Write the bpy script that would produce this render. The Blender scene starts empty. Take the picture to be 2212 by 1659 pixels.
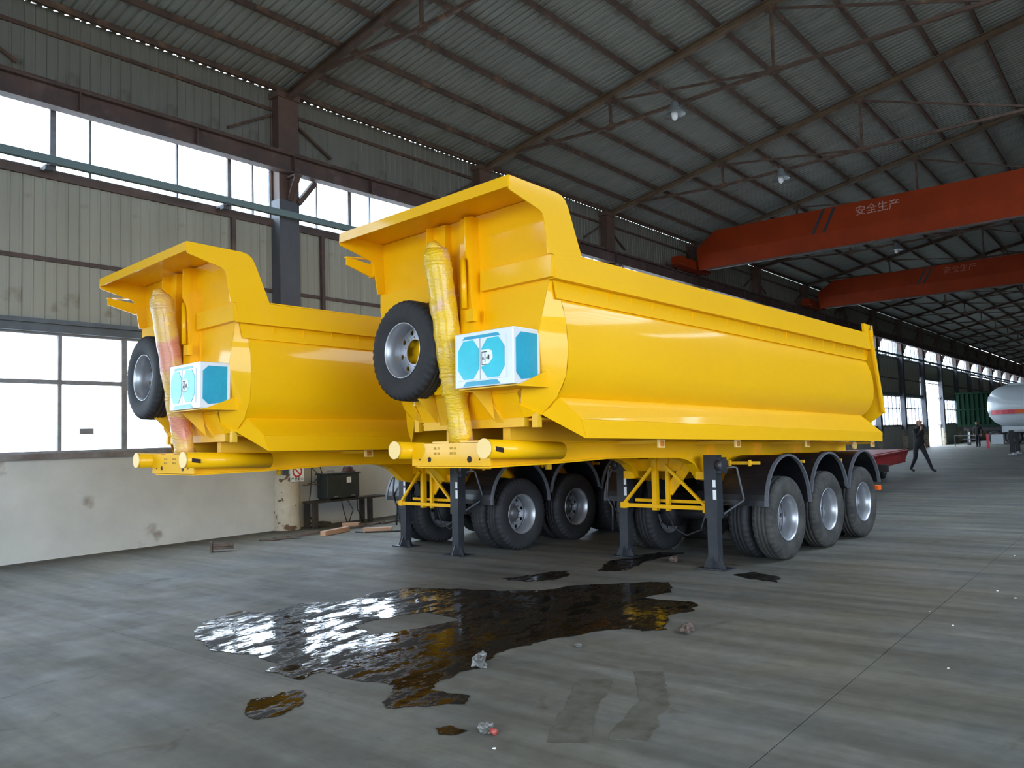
import bpy, math, random
from mathutils import Matrix, Vector, noise
random.seed(7)
D = bpy.data
COL = bpy.context.scene.collection
SC = bpy.context.scene
PI = math.pi

# ------------------------------------------------------------------ camera, sky, exposure
cam_d = D.cameras.new('camera'); cam = D.objects.new('camera', cam_d); COL.objects.link(cam)
cam_d.sensor_width = 36; cam_d.lens = 1722.0 / 2212 * 36; cam_d.clip_end = 600; cam_d.clip_start = 0.05
Rc = Matrix(((0.77402873, 0.06738381, 0.62955456), (0.63232436, -0.03149274, -0.77406337), (-0.03233294, 0.99722998, -0.06698471)))
cam.matrix_world = Matrix.Translation((0, 0, 1.70)) @ Rc.to_4x4()
SC.camera = cam
wd = D.worlds.new('overcast_sky'); SC.world = wd; wd.use_nodes = True
wb = wd.node_tree.nodes['Background']; wb.inputs[0].default_value = (0.77, 0.91, 1.06, 1); wb.inputs[1].default_value = 10.5
SC.view_settings.view_transform = 'Standard'; SC.view_settings.look = 'None'
SC.view_settings.exposure = 0.0; SC.view_settings.gamma = 1; SC.view_settings.use_curve_mapping = False
SC.cycles.max_bounces = 8; SC.cycles.diffuse_bounces = 5; SC.cycles.glossy_bounces = 4
SC.cycles.transparent_max_bounces = 12; SC.cycles.transmission_bounces = 4
SC.cycles.sample_clamp_indirect = 6.0; SC.cycles.caustics_reflective = False; SC.cycles.caustics_refractive = False
SC.cycles.use_denoising = True

# hall constants (metres): X across the hall, Y along it, Z up
WX, RX, RIDGE = -13.9, 10.36, -1.77
BAY, Y0 = 6.216, 9.67
YA, YB = Y0 - 3 * BAY, Y0 + 18 * BAY
def roof_z(x): return 9.06 + 0.2 * ((x - WX) if x < RIDGE else (2 * RIDGE - x - WX))

def portal(name, cx, cy, cz, sx, sy, rot):
    l = D.lights.new(name, 'AREA'); l.shape = 'RECTANGLE'; l.size = sx; l.size_y = sy; l.cycles.is_portal = True
    o = D.objects.new(name, l); o.location = (cx, cy, cz); o.rotation_euler = rot; COL.objects.link(o)
LEN = YB - YA; YM = (YA + YB) / 2
portal('left_clerestory_portal', WX - .08, YM, 6.95, 1.3, LEN, (0, -PI / 2, 0))
portal('left_window_portal', WX - .08, YM, 2.8, 2.4, LEN, (0, -PI / 2, 0))
portal('right_clerestory_portal', RX + .08, -.7, 6.95, 1.3, 16.5, (0, PI / 2, 0))
portal('skylight_portal', 4.55, 17.2, 10.95, 8.3, 8.7, (0, math.atan(.2), 0))
portal('right_door_portal', RX + .2, 0.0, 2.9, 5.8, 15, (0, PI / 2, 0))
portal('back_door_portal', -1.5, YA - .1, 3.0, 12, 6, (PI / 2, 0, 0))

# ------------------------------------------------------------------ helpers
def link(o, parent=None):
    COL.objects.link(o)
    if parent: o.parent = parent
    return o
def tag(o, label=None, cat=None, group=None, kind=None):
    if label: o['label'] = label
    if cat: o['category'] = cat
    if group: o['group'] = group
    if kind: o['kind'] = kind
    return o
def empty(name, loc=(0, 0, 0), rz=0.0, label=None, cat=None, group=None, kind=None, parent=None):
    o = D.objects.new(name, None); o.location = loc; o.rotation_euler = (0, 0, rz); o.empty_display_size = .2
    link(o, parent); return tag(o, label, cat, group, kind)
def copy_tree(o, parent=None):
    c = o.copy(); COL.objects.link(c)
    if parent: c.parent = parent
    for ch in list(o.children): copy_tree(ch, c)
    return c

class MB:
    def __init__(s): s.v = []; s.f = []; s.m = []; s.sm = []; s.cm = 0
    def add(s, vs, fs, smooth=False):
        b = len(s.v); s.v += [tuple(p) for p in vs]
        for f in fs: s.f.append(tuple(b + i for i in f)); s.m.append(s.cm); s.sm.append(smooth)
        return s
    def box(s, x0, x1, y0, y1, z0, z1):
        vs = [(x, y, z) for z in (z0, z1) for y in (y0, y1) for x in (x0, x1)]
        return s.add(vs, [(0, 2, 3, 1), (4, 5, 7, 6), (0, 1, 5, 4), (2, 6, 7, 3), (0, 4, 6, 2), (1, 3, 7, 5)])
    def cb(s, c, d):
        return s.box(c[0] - d[0] / 2, c[0] + d[0] / 2, c[1] - d[1] / 2, c[1] + d[1] / 2, c[2] - d[2] / 2, c[2] + d[2] / 2)
    def bar(s, a, b, w, h, up=(0, 0, 1)):
        a = Vector(a); b = Vector(b); d = (b - a).normalized(); up = Vector(up)
        if abs(d.dot(up)) > .98: up = Vector((0, 1, 0)) if abs(d.y) < .9 else Vector((1, 0, 0))
        r = d.cross(up).normalized(); u = r.cross(d)
        vs = [p + r * (w / 2) * i + u * (h / 2) * j for p in (a, b) for (i, j) in ((-1, -1), (1, -1), (1, 1), (-1, 1))]
        return s.add(vs, [(3, 2, 1, 0), (4, 5, 6, 7), (0, 1, 5, 4), (1, 2, 6, 5), (2, 3, 7, 6), (3, 0, 4, 7)])
    def tube(s, pts, r, n=10, caps=True, rs=None):
        pts = [Vector(p) for p in pts]; rings = []
        prev = None
        for i, p in enumerate(pts):
            d = (pts[min(i + 1, len(pts) - 1)] - pts[max(i - 1, 0)]).normalized()
            if prev is None:
                t = Vector((0, 0, 1)) if abs(d.z) < .9 else Vector((1, 0, 0)); a = d.cross(t).normalized()
            else: a = (prev - d * prev.dot(d)).normalized()
            prev = a; b = d.cross(a); rr = rs[i] if rs else r
            rings.append([p + (a * math.cos(2 * PI * k / n) + b * math.sin(2 * PI * k / n)) * rr for k in range(n)])
        vs = [q for ring in rings for q in ring]; fs = []
        for i in range(len(rings) - 1):
            for k in range(n):
                fs.append((i * n + k, i * n + (k + 1) % n, (i + 1) * n + (k + 1) % n, (i + 1) * n + k))
        s.add(vs, fs, True)
        if caps:
            b = len(s.v) - len(vs)
            s.f.append(tuple(b + k for k in reversed(range(n)))); s.m.append(s.cm); s.sm.append(False)
            e = b + (len(rings) - 1) * n
            s.f.append(tuple(e + k for k in range(n))); s.m.append(s.cm); s.sm.append(False)
        return s
    def plate(s, pts, t):
        """polygon with thickness t, half to each side of its plane"""
        P = [Vector(p) for p in pts]; n = Vector((0, 0, 0))
        for i in range(len(P)):
            a, b = P[i], P[(i + 1) % len(P)]; n += a.cross(b)
        n.normalize(); k = len(P); h = n * (t / 2)
        vs = [p + h for p in P] + [p - h for p in P]
        fs = [tuple(range(k)), tuple(reversed(range(k, 2 * k)))] + [(i, i + k, (i + 1) % k + k, (i + 1) % k) for i in range(k)]
        return s.add(vs, fs)
    def lathe(s, prof, n=32, axis='X', closed=False, mod=None, smooth=True, off=(0, 0, 0)):
        """prof: (along, radius)"""
        vs = []
        for k in range(n):
            a = 2 * PI * k / n
            for j, (x, r) in enumerate(prof):
                if mod: x, r = mod(k, j, x, r)
                p = {'X': (x, r * math.cos(a), r * math.sin(a)), 'Y': (r * math.sin(a), x, r * math.cos(a)), 'Z': (r * math.cos(a), r * math.sin(a), x)}[axis]
                vs.append((p[0] + off[0], p[1] + off[1], p[2] + off[2]))
        m = len(prof); fs = []
        for k in range(n):
            for j in range(m if closed else m - 1):
                j2 = (j + 1) % m; k2 = (k + 1) % n
                fs.append((k * m + j, k * m + j2, k2 * m + j2, k2 * m + j))
        return s.add(vs, fs, smooth)
    def mesh(s, name, mats):
        me = D.meshes.new(name); me.from_pydata(s.v, [], s.f)
        for mt in (mats if isinstance(mats, (list, tuple)) else [mats]): me.materials.append(mt)
        me.polygons.foreach_set('material_index', s.m); me.polygons.foreach_set('use_smooth', s.sm); me.update()
        return me
    def obj(s, name, mats, parent=None, loc=None, rot=None):
        o = D.objects.new(name, s.mesh(name, mats)); link(o, parent)
        if loc: o.location = loc
        if rot: o.rotation_euler = rot
        return o
def inst(name, me, parent=None, loc=(0, 0, 0), rot=None, scale=None):
    o = D.objects.new(name, me); o.location = loc
    if rot: o.rotation_euler = rot
    if scale: o.scale = scale
    return link(o, parent)
def bevel(o, w=.01, seg=2):
    m = o.modifiers.new('bevel', 'BEVEL'); m.width = w; m.segments = seg; m.limit_method = 'ANGLE'; m.angle_limit = .6; return o

# ------------------------------------------------------------------ materials
def mat(name, col, rough=.5, metal=0.0, col2=None, nscale=3.0, ndetail=6, mix=(.35, .65), bump=0.0, bscale=20.0, coat=0.0, spec=.5, rough2=None, stretch=None, spots=None):
    """spots: (colour, scale, threshold lo, hi)"""
    m = D.materials.new(name); m.use_nodes = True; nt = m.node_tree; N = nt.nodes; L = nt.links
    b = N['Principled BSDF']; b.inputs['Base Color'].default_value = (*col, 1); b.inputs['Roughness'].default_value = rough
    b.inputs['Metallic'].default_value = metal; b.inputs['Specular IOR Level'].default_value = spec
    if coat: b.inputs['Coat Weight'].default_value = coat; b.inputs['Coat Roughness'].default_value = .08
    tc = N.new('ShaderNodeTexCoord'); vec = tc.outputs['Object']
    if stretch:
        mp = N.new('ShaderNodeMapping'); mp.inputs['Scale'].default_value = stretch; L.new(vec, mp.inputs[0]); vec = mp.outputs[0]
    out = None
    if col2:
        n = N.new('ShaderNodeTexNoise'); n.inputs['Scale'].default_value = nscale; n.inputs['Detail'].default_value = ndetail; n.inputs['Roughness'].default_value = .6
        L.new(vec, n.inputs['Vector'])
        r = N.new('ShaderNodeValToRGB'); r.color_ramp.elements[0].position = mix[0]; r.color_ramp.elements[1].position = mix[1]
        r.color_ramp.elements[0].color = (*col, 1); r.color_ramp.elements[1].color = (*col2, 1)
        L.new(n.outputs['Fac'], r.inputs[0]); out = r.outputs[0]
        if rough2 is not None:
            mr = N.new('ShaderNodeMapRange'); mr.inputs[1].default_value = mix[0]; mr.inputs[2].default_value = mix[1]
            mr.inputs[3].default_value = rough; mr.inputs[4].default_value = rough2
            L.new(n.outputs['Fac'], mr.inputs[0]); L.new(mr.outputs[0], b.inputs['Roughness'])
    if spots:
        n2 = N.new('ShaderNodeTexNoise'); n2.inputs['Scale'].default_value = spots[1]; n2.inputs['Detail'].default_value = 5
        L.new(tc.outputs['Object'], n2.inputs['Vector'])
        r2 = N.new('ShaderNodeMapRange'); r2.inputs[1].default_value = spots[2]; r2.inputs[2].default_value = spots[3]; L.new(n2.outputs['Fac'], r2.inputs[0])
        mx = N.new('ShaderNodeMix'); mx.data_type = 'RGBA'; mx.inputs['B'].default_value = (*spots[0], 1)
        if out: L.new(out, mx.inputs['A'])
        else: mx.inputs['A'].default_value = (*col, 1)
        L.new(r2.outputs[0], mx.inputs['Factor']); out = mx.outputs['Result']
    if out: L.new(out, b.inputs['Base Color'])
    if bump:
        n3 = N.new('ShaderNodeTexNoise'); n3.inputs['Scale'].default_value = bscale; n3.inputs['Detail'].default_value = 4; L.new(vec, n3.inputs['Vector'])
        bp = N.new('ShaderNodeBump'); bp.inputs['Strength'].default_value = bump; bp.inputs['Distance'].default_value = .02
        L.new(n3.outputs['Fac'], bp.inputs['Height']); L.new(bp.outputs[0], b.inputs['Normal'])
    return m
M = {}
M['yellow'] = mat('yellow_paint', (.90, .475, .001), .5, col2=(.87, .45, .001), nscale=.7, coat=.42, bump=.05, bscale=1.3, spec=.15)
M['yellow_dull'] = mat('yellow_primer', (.80, .46, .012), .5, col2=(.74, .42, .015), nscale=4, bump=.05, bscale=30)
M['yellow_dark'] = mat('yellow_recess_paint', (.62, .34, .006), .55)
M['wrap'] = mat('plastic_wrap', (.82, .50, .008), .38, col2=(.70, .44, .10), nscale=4, mix=(.45, .75), coat=.4, bump=1.0, bscale=16, stretch=(1, 1, 3.2), spots=((.68, .38, .22), 3.0, .62, .70))
M['wrap_pink'] = mat('plastic_wrap_pink', (.80, .48, .06), .38, col2=(.72, .44, .18), nscale=5, coat=.4, bump=1.0, bscale=16, stretch=(1, 1, 3.2), spots=((.70, .27, .17), 2.4, .52, .60))
M['hole'] = mat('dark_hole', (.02, .003, .002), .7)
M['rubber'] = mat('tyre_rubber', (.012, .012, .014), .75, col2=(.02, .02, .023), nscale=6, bump=.15, bscale=40)
M['rubber_dust'] = mat('dusty_tyre_rubber', (.026, .025, .025), .85, col2=(.06, .056, .05), nscale=5, mix=(.4, .65), bump=.15, bscale=40)
M['rim'] = mat('silver_rim', (.42, .43, .46), .36, .7, col2=(.42, .43, .46), nscale=8)
M['hub'] = mat('hub_steel', (.16, .16, .17), .5, .5)
M['black_steel'] = mat('black_chassis_paint', (.018, .02, .026), .42, col2=(.03, .032, .038), nscale=5)
M['black_plastic'] = mat('black_fender_plastic', (.008, .008, .01), .32, bump=.08, bscale=2)
M['grey_lip'] = mat('grey_fender_edge', (.10, .105, .12), .5)
M['orange_lens'] = mat('orange_lens', (.85, .13, .01), .3)
M['lens_dark'] = mat('marker_lens', (.55, .20, .02), .3)
M['cream'] = mat('pale_yellow_trim', (.95, .66, .25), .5)
M['alu'] = mat('brushed_aluminium', (.74, .76, .79), .45, .3, bump=.05, bscale=60)
M['film'] = mat('cyan_film', (.008, .50, .62), .35, col2=(.01, .56, .68), nscale=6, coat=.08, bump=.15, bscale=12)
M['film2'] = mat('blue_film', (.01, .30, .46), .35, col2=(.012, .36, .52), nscale=5, coat=.08, bump=.15, bscale=12)
M['white'] = mat('white_print', (.85, .87, .88), .5)
M['ink'] = mat('dark_ink', (.02, .02, .025), .6)
M['ink_faint'] = mat('faint_ink', (.38, .24, .03), .6)
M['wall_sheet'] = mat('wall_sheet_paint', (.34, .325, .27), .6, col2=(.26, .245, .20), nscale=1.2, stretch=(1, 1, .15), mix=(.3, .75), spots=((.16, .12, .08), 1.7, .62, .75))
M['wall_sheet_shaded'] = mat('shaded_upper_sheet_paint', (.185, .175, .145), .65, col2=(.125, .118, .095), nscale=1.2, stretch=(1, 1, .15), mix=(.3, .75), spots=((.10, .075, .05), 1.7, .62, .75))  # same sheet paint, darkened to carry the dimmer light on the upper wall
M['roof_sheet'] = mat('roof_sheet_paint', (.225, .232, .21), .6, col2=(.175, .18, .162), nscale=1.0, spots=((.12, .09, .06), 1.5, .66, .8))
M['rust'] = mat('rusty_steel', (.10, .055, .035), .7, col2=(.055, .032, .024), nscale=3, spots=((.17, .09, .05), 4, .55, .7))
M['rust_beam'] = mat('red_oxide_beam', (.10, .058, .048), .65, col2=(.06, .038, .034), nscale=2, spots=((.14, .09, .08), 3, .55, .75))
M['brown_light'] = mat('tan_rafter_paint', (.16, .105, .06), .6, col2=(.10, .06, .035), nscale=3)
M['col_grey'] = mat('column_grey_paint', (.085, .085, .10), .55, col2=(.06, .06, .07), nscale=2, stretch=(1, 1, .3))
M['col_brown'] = mat('column_brown_paint', (.13, .072, .05), .6, col2=(.08, .05, .042), nscale=2)
M['teal'] = mat('conductor_rail_grey', (.13, .19, .20), .45)
M['frame'] = mat('window_frame_paint', (.25, .25, .27), .6, col2=(.17, .165, .17), nscale=4)
M['lintel'] = mat('lintel_grey_paint', (.11, .125, .145), .5, col2=(.07, .08, .09), nscale=3)
M['sill'] = mat('rusty_sill', (.22, .20, .19), .7, col2=(.12, .09, .08), nscale=3)
M['plaster'] = mat('whitewashed_plaster', (.54, .53, .49), .85, col2=(.44, .43, .40), nscale=1.3, mix=(.3, .7), bump=.25, bscale=7, spots=((.26, .22, .18), 1.4, .68, .76))
M['plaster_base'] = mat('flaking_column_plaster', (.55, .50, .40), .85, col2=(.42, .36, .27), nscale=3, bump=.5, bscale=9, spots=((.12, .07, .035), 5.5, .60, .64))
M['crane'] = mat('crane_orange', (.27, .030, .004), .6, col2=(.215, .025, .004), nscale=1.2, spec=.15)
M['lamp_metal'] = mat('lamp_enamel', (.30, .32, .33), .35, .4)
M['lamp_white'] = mat('lamp_bulb_white', (.9, .9, .92), .3)
M['wood'] = mat('raw_wood', (.50, .30, .19), .7, col2=(.40, .23, .14), nscale=4, stretch=(1, 12, 12))
M['welder'] = mat('welder_green_black', (.018, .024, .024), .5, col2=(.03, .036, .034), nscale=4)
M['bench'] = mat('bench_black_steel', (.02, .02, .02), .6, col2=(.05, .035, .025), nscale=6)
M['leather'] = mat('dark_red_hat', (.06, .018, .015), .6)
M['cable'] = mat('black_cable', (.015, .015, .016), .6)
M['red_sign'] = mat('sign_red', (.60, .03, .03), .5)
M['red_deck'] = mat('red_deck_paint', (.30, .018, .018), .45, col2=(.22, .015, .015), nscale=3)
M['green_body'] = mat('dark_green_paint', (.004, .018, .009), .8, col2=(.006, .025, .013), nscale=2, spec=.1)
M['tank_white'] = mat('tank_white_paint', (.52, .56, .58), .3, coat=.4)
M['orange_band'] = mat('orange_band', (.72, .10, .01), .45)
M['pink_band'] = mat('red_reflective_band', (.62, .04, .06), .4)
M['red_cap'] = mat('faded_red_plastic', (.30, .05, .04), .5)
M['coat'] = mat('dark_jacket', (.005, .005, .006), .8)
M['jeans'] = mat('dark_trousers', (.005, .006, .010), .8)
M['skin'] = mat('skin_tone', (.42, .22, .15), .55)
M['shoe'] = mat('black_shoe', (.008, .008, .009), .5)
M['hair'] = mat('black_hair', (.008, .007, .007), .6)
M['scrap'] = mat('brown_scrap', (.12, .08, .06), .8, col2=(.06, .045, .035), nscale=9)
M['litter'] = mat('crumpled_plastic', (.15, .148, .14), .4, col2=(.08, .078, .072), nscale=7)
M['litter_white'] = mat('white_paper', (.72, .74, .74), .5)
M['ground_out'] = mat('yard_concrete', (.5, .5, .48), .9)
M['dark_steel'] = mat('underbody_black', (.012, .012, .014), .6)

def glass_mat():
    m = D.materials.new('dusty_glass'); m.use_nodes = True; nt = m.node_tree; N = nt.nodes; L = nt.links
    N.remove(N['Principled BSDF']); out = N['Material Output']
    t = N.new('ShaderNodeBsdfTransparent'); t.inputs[0].default_value = (.93, .95, .97, 1)
    g = N.new('ShaderNodeBsdfGlossy'); g.inputs['Roughness'].default_value = .08; g.inputs[0].default_value = (.8, .8, .8, 1)
    mx = N.new('ShaderNodeMixShader'); mx.inputs[0].default_value = .05
    L.new(t.outputs[0], mx.inputs[1]); L.new(g.outputs[0], mx.inputs[2]); L.new(mx.outputs[0], out.inputs[0]); return m
M['glass'] = glass_mat()

def floor_mat():
    m = D.materials.new('worn_concrete'); m.use_nodes = True; nt = m.node_tree; N = nt.nodes; L = nt.links
    b = N['Principled BSDF']; g = N.new('ShaderNodeNewGeometry'); P = g.outputs['Position']
    def noise_(scale, detail=6, st=None, rough=.6, dist=0):
        n = N.new('ShaderNodeTexNoise'); n.inputs['Scale'].default_value = scale; n.inputs['Detail'].default_value = detail; n.inputs['Roughness'].default_value = rough; n.inputs['Distortion'].default_value = dist
        if st:
            mp = N.new('ShaderNodeMapping'); mp.inputs['Rotation'].default_value = (0, 0, st[2]); mp.inputs['Scale'].default_value = (st[0], st[1], 1); L.new(P, mp.inputs[0]); L.new(mp.outputs[0], n.inputs['Vector'])
        else: L.new(P, n.inputs['Vector'])
        return n.outputs['Fac']
    def ramp(src, lo, hi, c0, c1):
        r = N.new('ShaderNodeValToRGB'); r.color_ramp.elements[0].position = lo; r.color_ramp.elements[1].position = hi
        r.color_ramp.elements[0].color = (*c0, 1); r.color_ramp.elements[1].color = (*c1, 1); L.new(src, r.inputs[0]); return r.outputs[0]
    def mul(a, bb):
        x = N.new('ShaderNodeMix'); x.data_type = 'RGBA'; x.blend_type = 'MULTIPLY'; x.inputs['Factor'].default_value = 1
        L.new(a, x.inputs['A']); L.new(bb, x.inputs['B']); return x.outputs['Result']
    c = ramp(noise_(.55, 8), .3, .7, (.128, .124, .108), (.188, .184, .168))
    c = mul(c, ramp(noise_(1.1, 6, (.22, 2.4, -.35)), .38, .66, (.70, .70, .69), (1.14, 1.15, 1.16)))
    c = mul(c, ramp(noise_(7, 8), .3, .7, (.84, .84, .83), (1.1, 1.1, 1.1)))
    c = mul(c, ramp(noise_(1.9, 5, None, .5, 1.0), .66, .76, (1, 1, 1), (.62, .58, .50)))
    c = mul(c, ramp(noise_(.8, 3), .35, .65, (1.04, .99, .90), (.97, 1.0, 1.04)))
    c = mul(c, ramp(noise_(1.0, 9, (.45, 1.9, .62), .68), .60, .72, (1, 1, 1), (1.32, 1.34, 1.36)))
    c = mul(c, ramp(noise_(24, 3), .70, .78, (1, 1, 1), (.7, .68, .66)))
    L.new(c, b.inputs['Base Color'])
    mr = N.new('ShaderNodeMapRange'); L.new(noise_(2.2, 6), mr.inputs[0]); mr.inputs[1].default_value = .3; mr.inputs[2].default_value = .7; mr.inputs[3].default_value = .50; mr.inputs[4].default_value = .72; b.inputs['Specular IOR Level'].default_value = .08
    L.new(mr.outputs[0], b.inputs['Roughness'])
    bp = N.new('ShaderNodeBump'); bp.inputs['Strength'].default_value = .25; bp.inputs['Distance'].default_value = .01
    L.new(noise_(9, 8), bp.inputs['Height']); L.new(bp.outputs[0], b.inputs['Normal']); return m
M['floor'] = floor_mat()

def water_mat():
    m = D.materials.new('muddy_oily_water'); m.use_nodes = True; nt = m.node_tree; N = nt.nodes; L = nt.links
    b = N['Principled BSDF']; g = N.new('ShaderNodeNewGeometry')
    n = N.new('ShaderNodeTexNoise'); n.inputs['Scale'].default_value = 2.2; n.inputs['Detail'].default_value = 7; n.inputs['Roughness'].default_value = .65; L.new(g.outputs['Position'], n.inputs['Vector'])
    r = N.new('ShaderNodeValToRGB'); r.color_ramp.elements[0].position = .35; r.color_ramp.elements[1].position = .7
    r.color_ramp.elements[0].color = (.006, .005, .003, 1); r.color_ramp.elements[1].color = (.017, .0135, .0095, 1); L.new(n.outputs['Fac'], r.inputs[0]); L.new(r.outputs[0], b.inputs['Base Color'])
    def mrange(src, a, b_, c, d):
        q = N.new('ShaderNodeMapRange'); q.inputs[1].default_value = a; q.inputs[2].default_value = b_; q.inputs[3].default_value = c; q.inputs[4].default_value = d; L.new(src, q.inputs[0]); return q.outputs[0]
    mp = N.new('ShaderNodeMapping'); mp.inputs['Rotation'].default_value = (0, 0, .95); mp.inputs['Scale'].default_value = (1.7, .8, 1); L.new(g.outputs['Position'], mp.inputs[0])
    n2 = N.new('ShaderNodeTexNoise'); n2.inputs['Scale'].default_value = 2.6; n2.inputs['Detail'].default_value = 9; n2.inputs['Roughness'].default_value = .72; L.new(mp.outputs[0], n2.inputs['Vector'])
    L.new(mrange(n2.outputs['Fac'], .47, .54, .04, .55), b.inputs['Roughness'])
    L.new(mrange(n2.outputs['Fac'], .47, .54, .34, .08), b.inputs['Specular IOR Level'])
    n3 = N.new('ShaderNodeTexNoise'); n3.inputs['Scale'].default_value = 11; n3.inputs['Detail'].default_value = 4; L.new(g.outputs['Position'], n3.inputs['Vector'])
    bp0 = N.new('ShaderNodeBump'); bp0.inputs['Strength'].default_value = .22; bp0.inputs['Distance'].default_value = .01; L.new(n3.outputs['Fac'], bp0.inputs['Height'])
    bp = N.new('ShaderNodeBump'); bp.inputs['Strength'].default_value = .45; bp.inputs['Distance'].default_value = .012
    L.new(mrange(n2.outputs['Fac'], .49, .8, 0, 1), bp.inputs['Height']); L.new(bp0.outputs[0], bp.inputs['Normal']); L.new(bp.outputs[0], b.inputs['Normal']); return m
M['water'] = water_mat()

# ------------------------------------------------------------------ floor: base and cast slabs with open joints
fl = MB().box(WX - .2, RX + .2, YA - .3, YB + .3, -.30, -.03).obj('floor', M['floor']); tag(fl, kind='structure')
xs = [WX + .0, -1.735 - 6.08, -1.735, -1.735 + 6.05, RX]; ys = [YA + .0]
y = 3.51 - 2 * BAY
while y < YB - 1: ys.append(y); y += BAY
ys.append(YB)
for i in range(4):
    for j in range(len(ys) - 1):
        g = .004 if (i in (1, 2) and abs(ys[j] - 3.51) < .1 or i == 2) else .0012
        MB().box(xs[i] + g, xs[i + 1] - g, ys[j] + g, ys[j + 1] - g, -.12, 0).obj('concrete_slab', M['floor'], fl)
yard = MB().box(-140, 140, -120, 260, -.6, -.31).obj('ground', M['ground_out']); tag(yard, kind='structure')

# ------------------------------------------------------------------ corrugated sheet meshes
SW = .8635
def wall_sheet(h, mk='wall_sheet'):
    """vertical ribbed sheet, faces +X, width SW along Y, height h along Z"""
    prof = []; n = 5; p = SW / n
    for i in range(n):
        y0 = i * p
        prof += [(0, y0), (0, y0 + p * .62), (.016, y0 + p * .70), (.016, y0 + p * .86), (0, y0 + p * .94)]
    prof.append((.006, SW - .002))
    prof[0] = (.010, 0.0)
    mb = MB(); vs = [(x, y, z) for z in (0, h) for (x, y) in prof]; k = len(prof)
    mb.add(vs, [(i, i + 1, k + i + 1, k + i) for i in range(k - 1)])
    vs = [(x - .03, y, z) for z in (0, h) for (x, y) in prof]
    mb.add(vs, [(i, k + i, k + i + 1, i + 1) for i in range(k - 1)])
    return mb.mesh('wall_sheet', M[mk])
def roof_strip(side):
    """ribbed roof sheet from eave to ridge, ribs run up the slope"""
    prof = []; n = 5; p = SW / n
    for i in range(n):
        y0 = i * p
        prof += [(0, y0), (0, y0 + p * .5), (.035, y0 + p * .62), (.035, y0 + p * .84), (0, y0 + p * .96)]
    prof[0] = (.012, 0); prof.append((.008, SW - .003))
    xa = WX - .01; xb = RIDGE; k = len(prof); mb = MB()
    vs = [(x, y, roof_z(WX) + .2 * (x - WX) + z) for x in (xa, xb) for (z, y) in prof]
    mb.add(vs, [(i, k + i, k + i + 1, i + 1) for i in range(k - 1)])
    vs = [(a, b, c + .03) for a, b, c in vs]
    mb.add(vs, [(i, i + 1, k + i + 1, k + i) for i in range(k - 1)])
    return mb.mesh('roof_sheet', M['roof_sheet'])

SKY = [(13.0, 21.5), (25.0, 26.2)]                       # daylight strips in the slope behind the camera's right
SX0, SX1 = .5, 8.6
def slope_plate(mb, x0, x1, y0, y1, dz=0.0, t=.03): return mb.plate([(x0, y0, roof_z(x0) + .02 + dz), (x1, y0, roof_z(x1) + .02 + dz), (x1, y1, roof_z(x1) + .02 + dz), (x0, y1, roof_z(x0) + .02 + dz)], t)
mb = MB(); slope_plate(mb, RIDGE, SX0, YA, YB); slope_plate(mb, SX1, RX + .3, YA, YB)
yy = YA
for a, b_ in SKY + [(YB, YB)]:
    slope_plate(mb, SX0, SX1, yy, a); yy = b_
ceil = tag(mb.obj('ceiling', M['roof_sheet']), kind='structure')
for a, b_ in SKY: slope_plate(MB(), SX0, SX1, a, b_, .0, .006).obj('skylight', M['glass'], ceil)
rs = roof_strip(0); y = YA
nst = int(math.ceil((YB - YA) / SW))
for i in range(nst): inst('roof_sheet', rs, ceil, (0, YA + i * SW, 0))
x = WX + .20
MB().box(x - .035, x + .035, YA, YB, roof_z(x) - .11, roof_z(x) - .004).obj('purlin', M['rust'], ceil); x = WX + .99
while x < RIDGE + .2:                                      # purlins on the left slope
    MB().box(x - .035, x + .035, YA, YB, roof_z(x) - .11, roof_z(x) - .004).obj('purlin', M['rust'], ceil); x += 1.01
pr = MB(); x = RIDGE + 1.01
while x < RX:
    pr.box(x - .035, x + .035, YA, YB, roof_z(x) - .13, roof_z(x) - .03); x += 1.01
tag(pr.obj('purlin', M['rust'], ceil), kind='stuff')
# trussed rafters
def rafter_mesh(mk):
    mb = MB(); zt = lambda x: roof_z(x) - .11
    for a, b in ((WX + .25, RIDGE), (RX - .25, RIDGE)):
        za, zb = zt(a) - .09, zt(RIDGE) - .09
        mb.bar((a, 0, za + .06), (b, 0, zb + .06), .16, .02); mb.bar((a, 0, za - .07), (b, 0, zb - .07), .16, .02); mb.bar((a, 0, za), (b, 0, zb), .02, .15)
    return mb.mesh('rafter', M[mk])
def strut_mesh():
    mb = MB(); zt = lambda x: roof_z(x) - .28
    tz = lambda x: 8.95 + .1 * min(1, max(0, (x + 9.65) / 4))
    S = [-9.65, -5.71, RIDGE]
    for sx in (1, -1):
        f = lambda x: x if sx > 0 else 2 * RIDGE - x
        pts = [(-12.6, zt(-12.6) + .05)] + [(x, tz(x)) for x in S]
        for (xa, za), (xb, zb) in zip(pts, pts[1:]):
            mb.bar((f(xa), 0, za), (f(xb), 0, zb), .07, .07)
        for x in S[:2]:
            mb.bar((f(x), 0, zt(x)), (f(x), 0, tz(x)), .06, .06)
            mb.cb((f(x), 0, tz(x)), (.22, .02, .16)); mb.cb((f(x), 0, zt(x) - .02), (.26, .02, .16))
        mb.bar((f(S[0]), 0, zt(S[0]) - .05), (f(S[1]), 0, tz(S[1])), .04, .05)
        mb.bar((f(S[1]), 0, zt(S[1]) - .05), (f(S[2]), 0, tz(S[2])), .04, .05)
    mb.bar((RIDGE, 0, zt(RIDGE)), (RIDGE, 0, tz(RIDGE)), .06, .06)
    return mb.mesh('tie_and_struts', M['rust'])
rm = rafter_mesh('rust'); rm2 = rafter_mesh('brown_light'); sm = strut_mesh()
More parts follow.
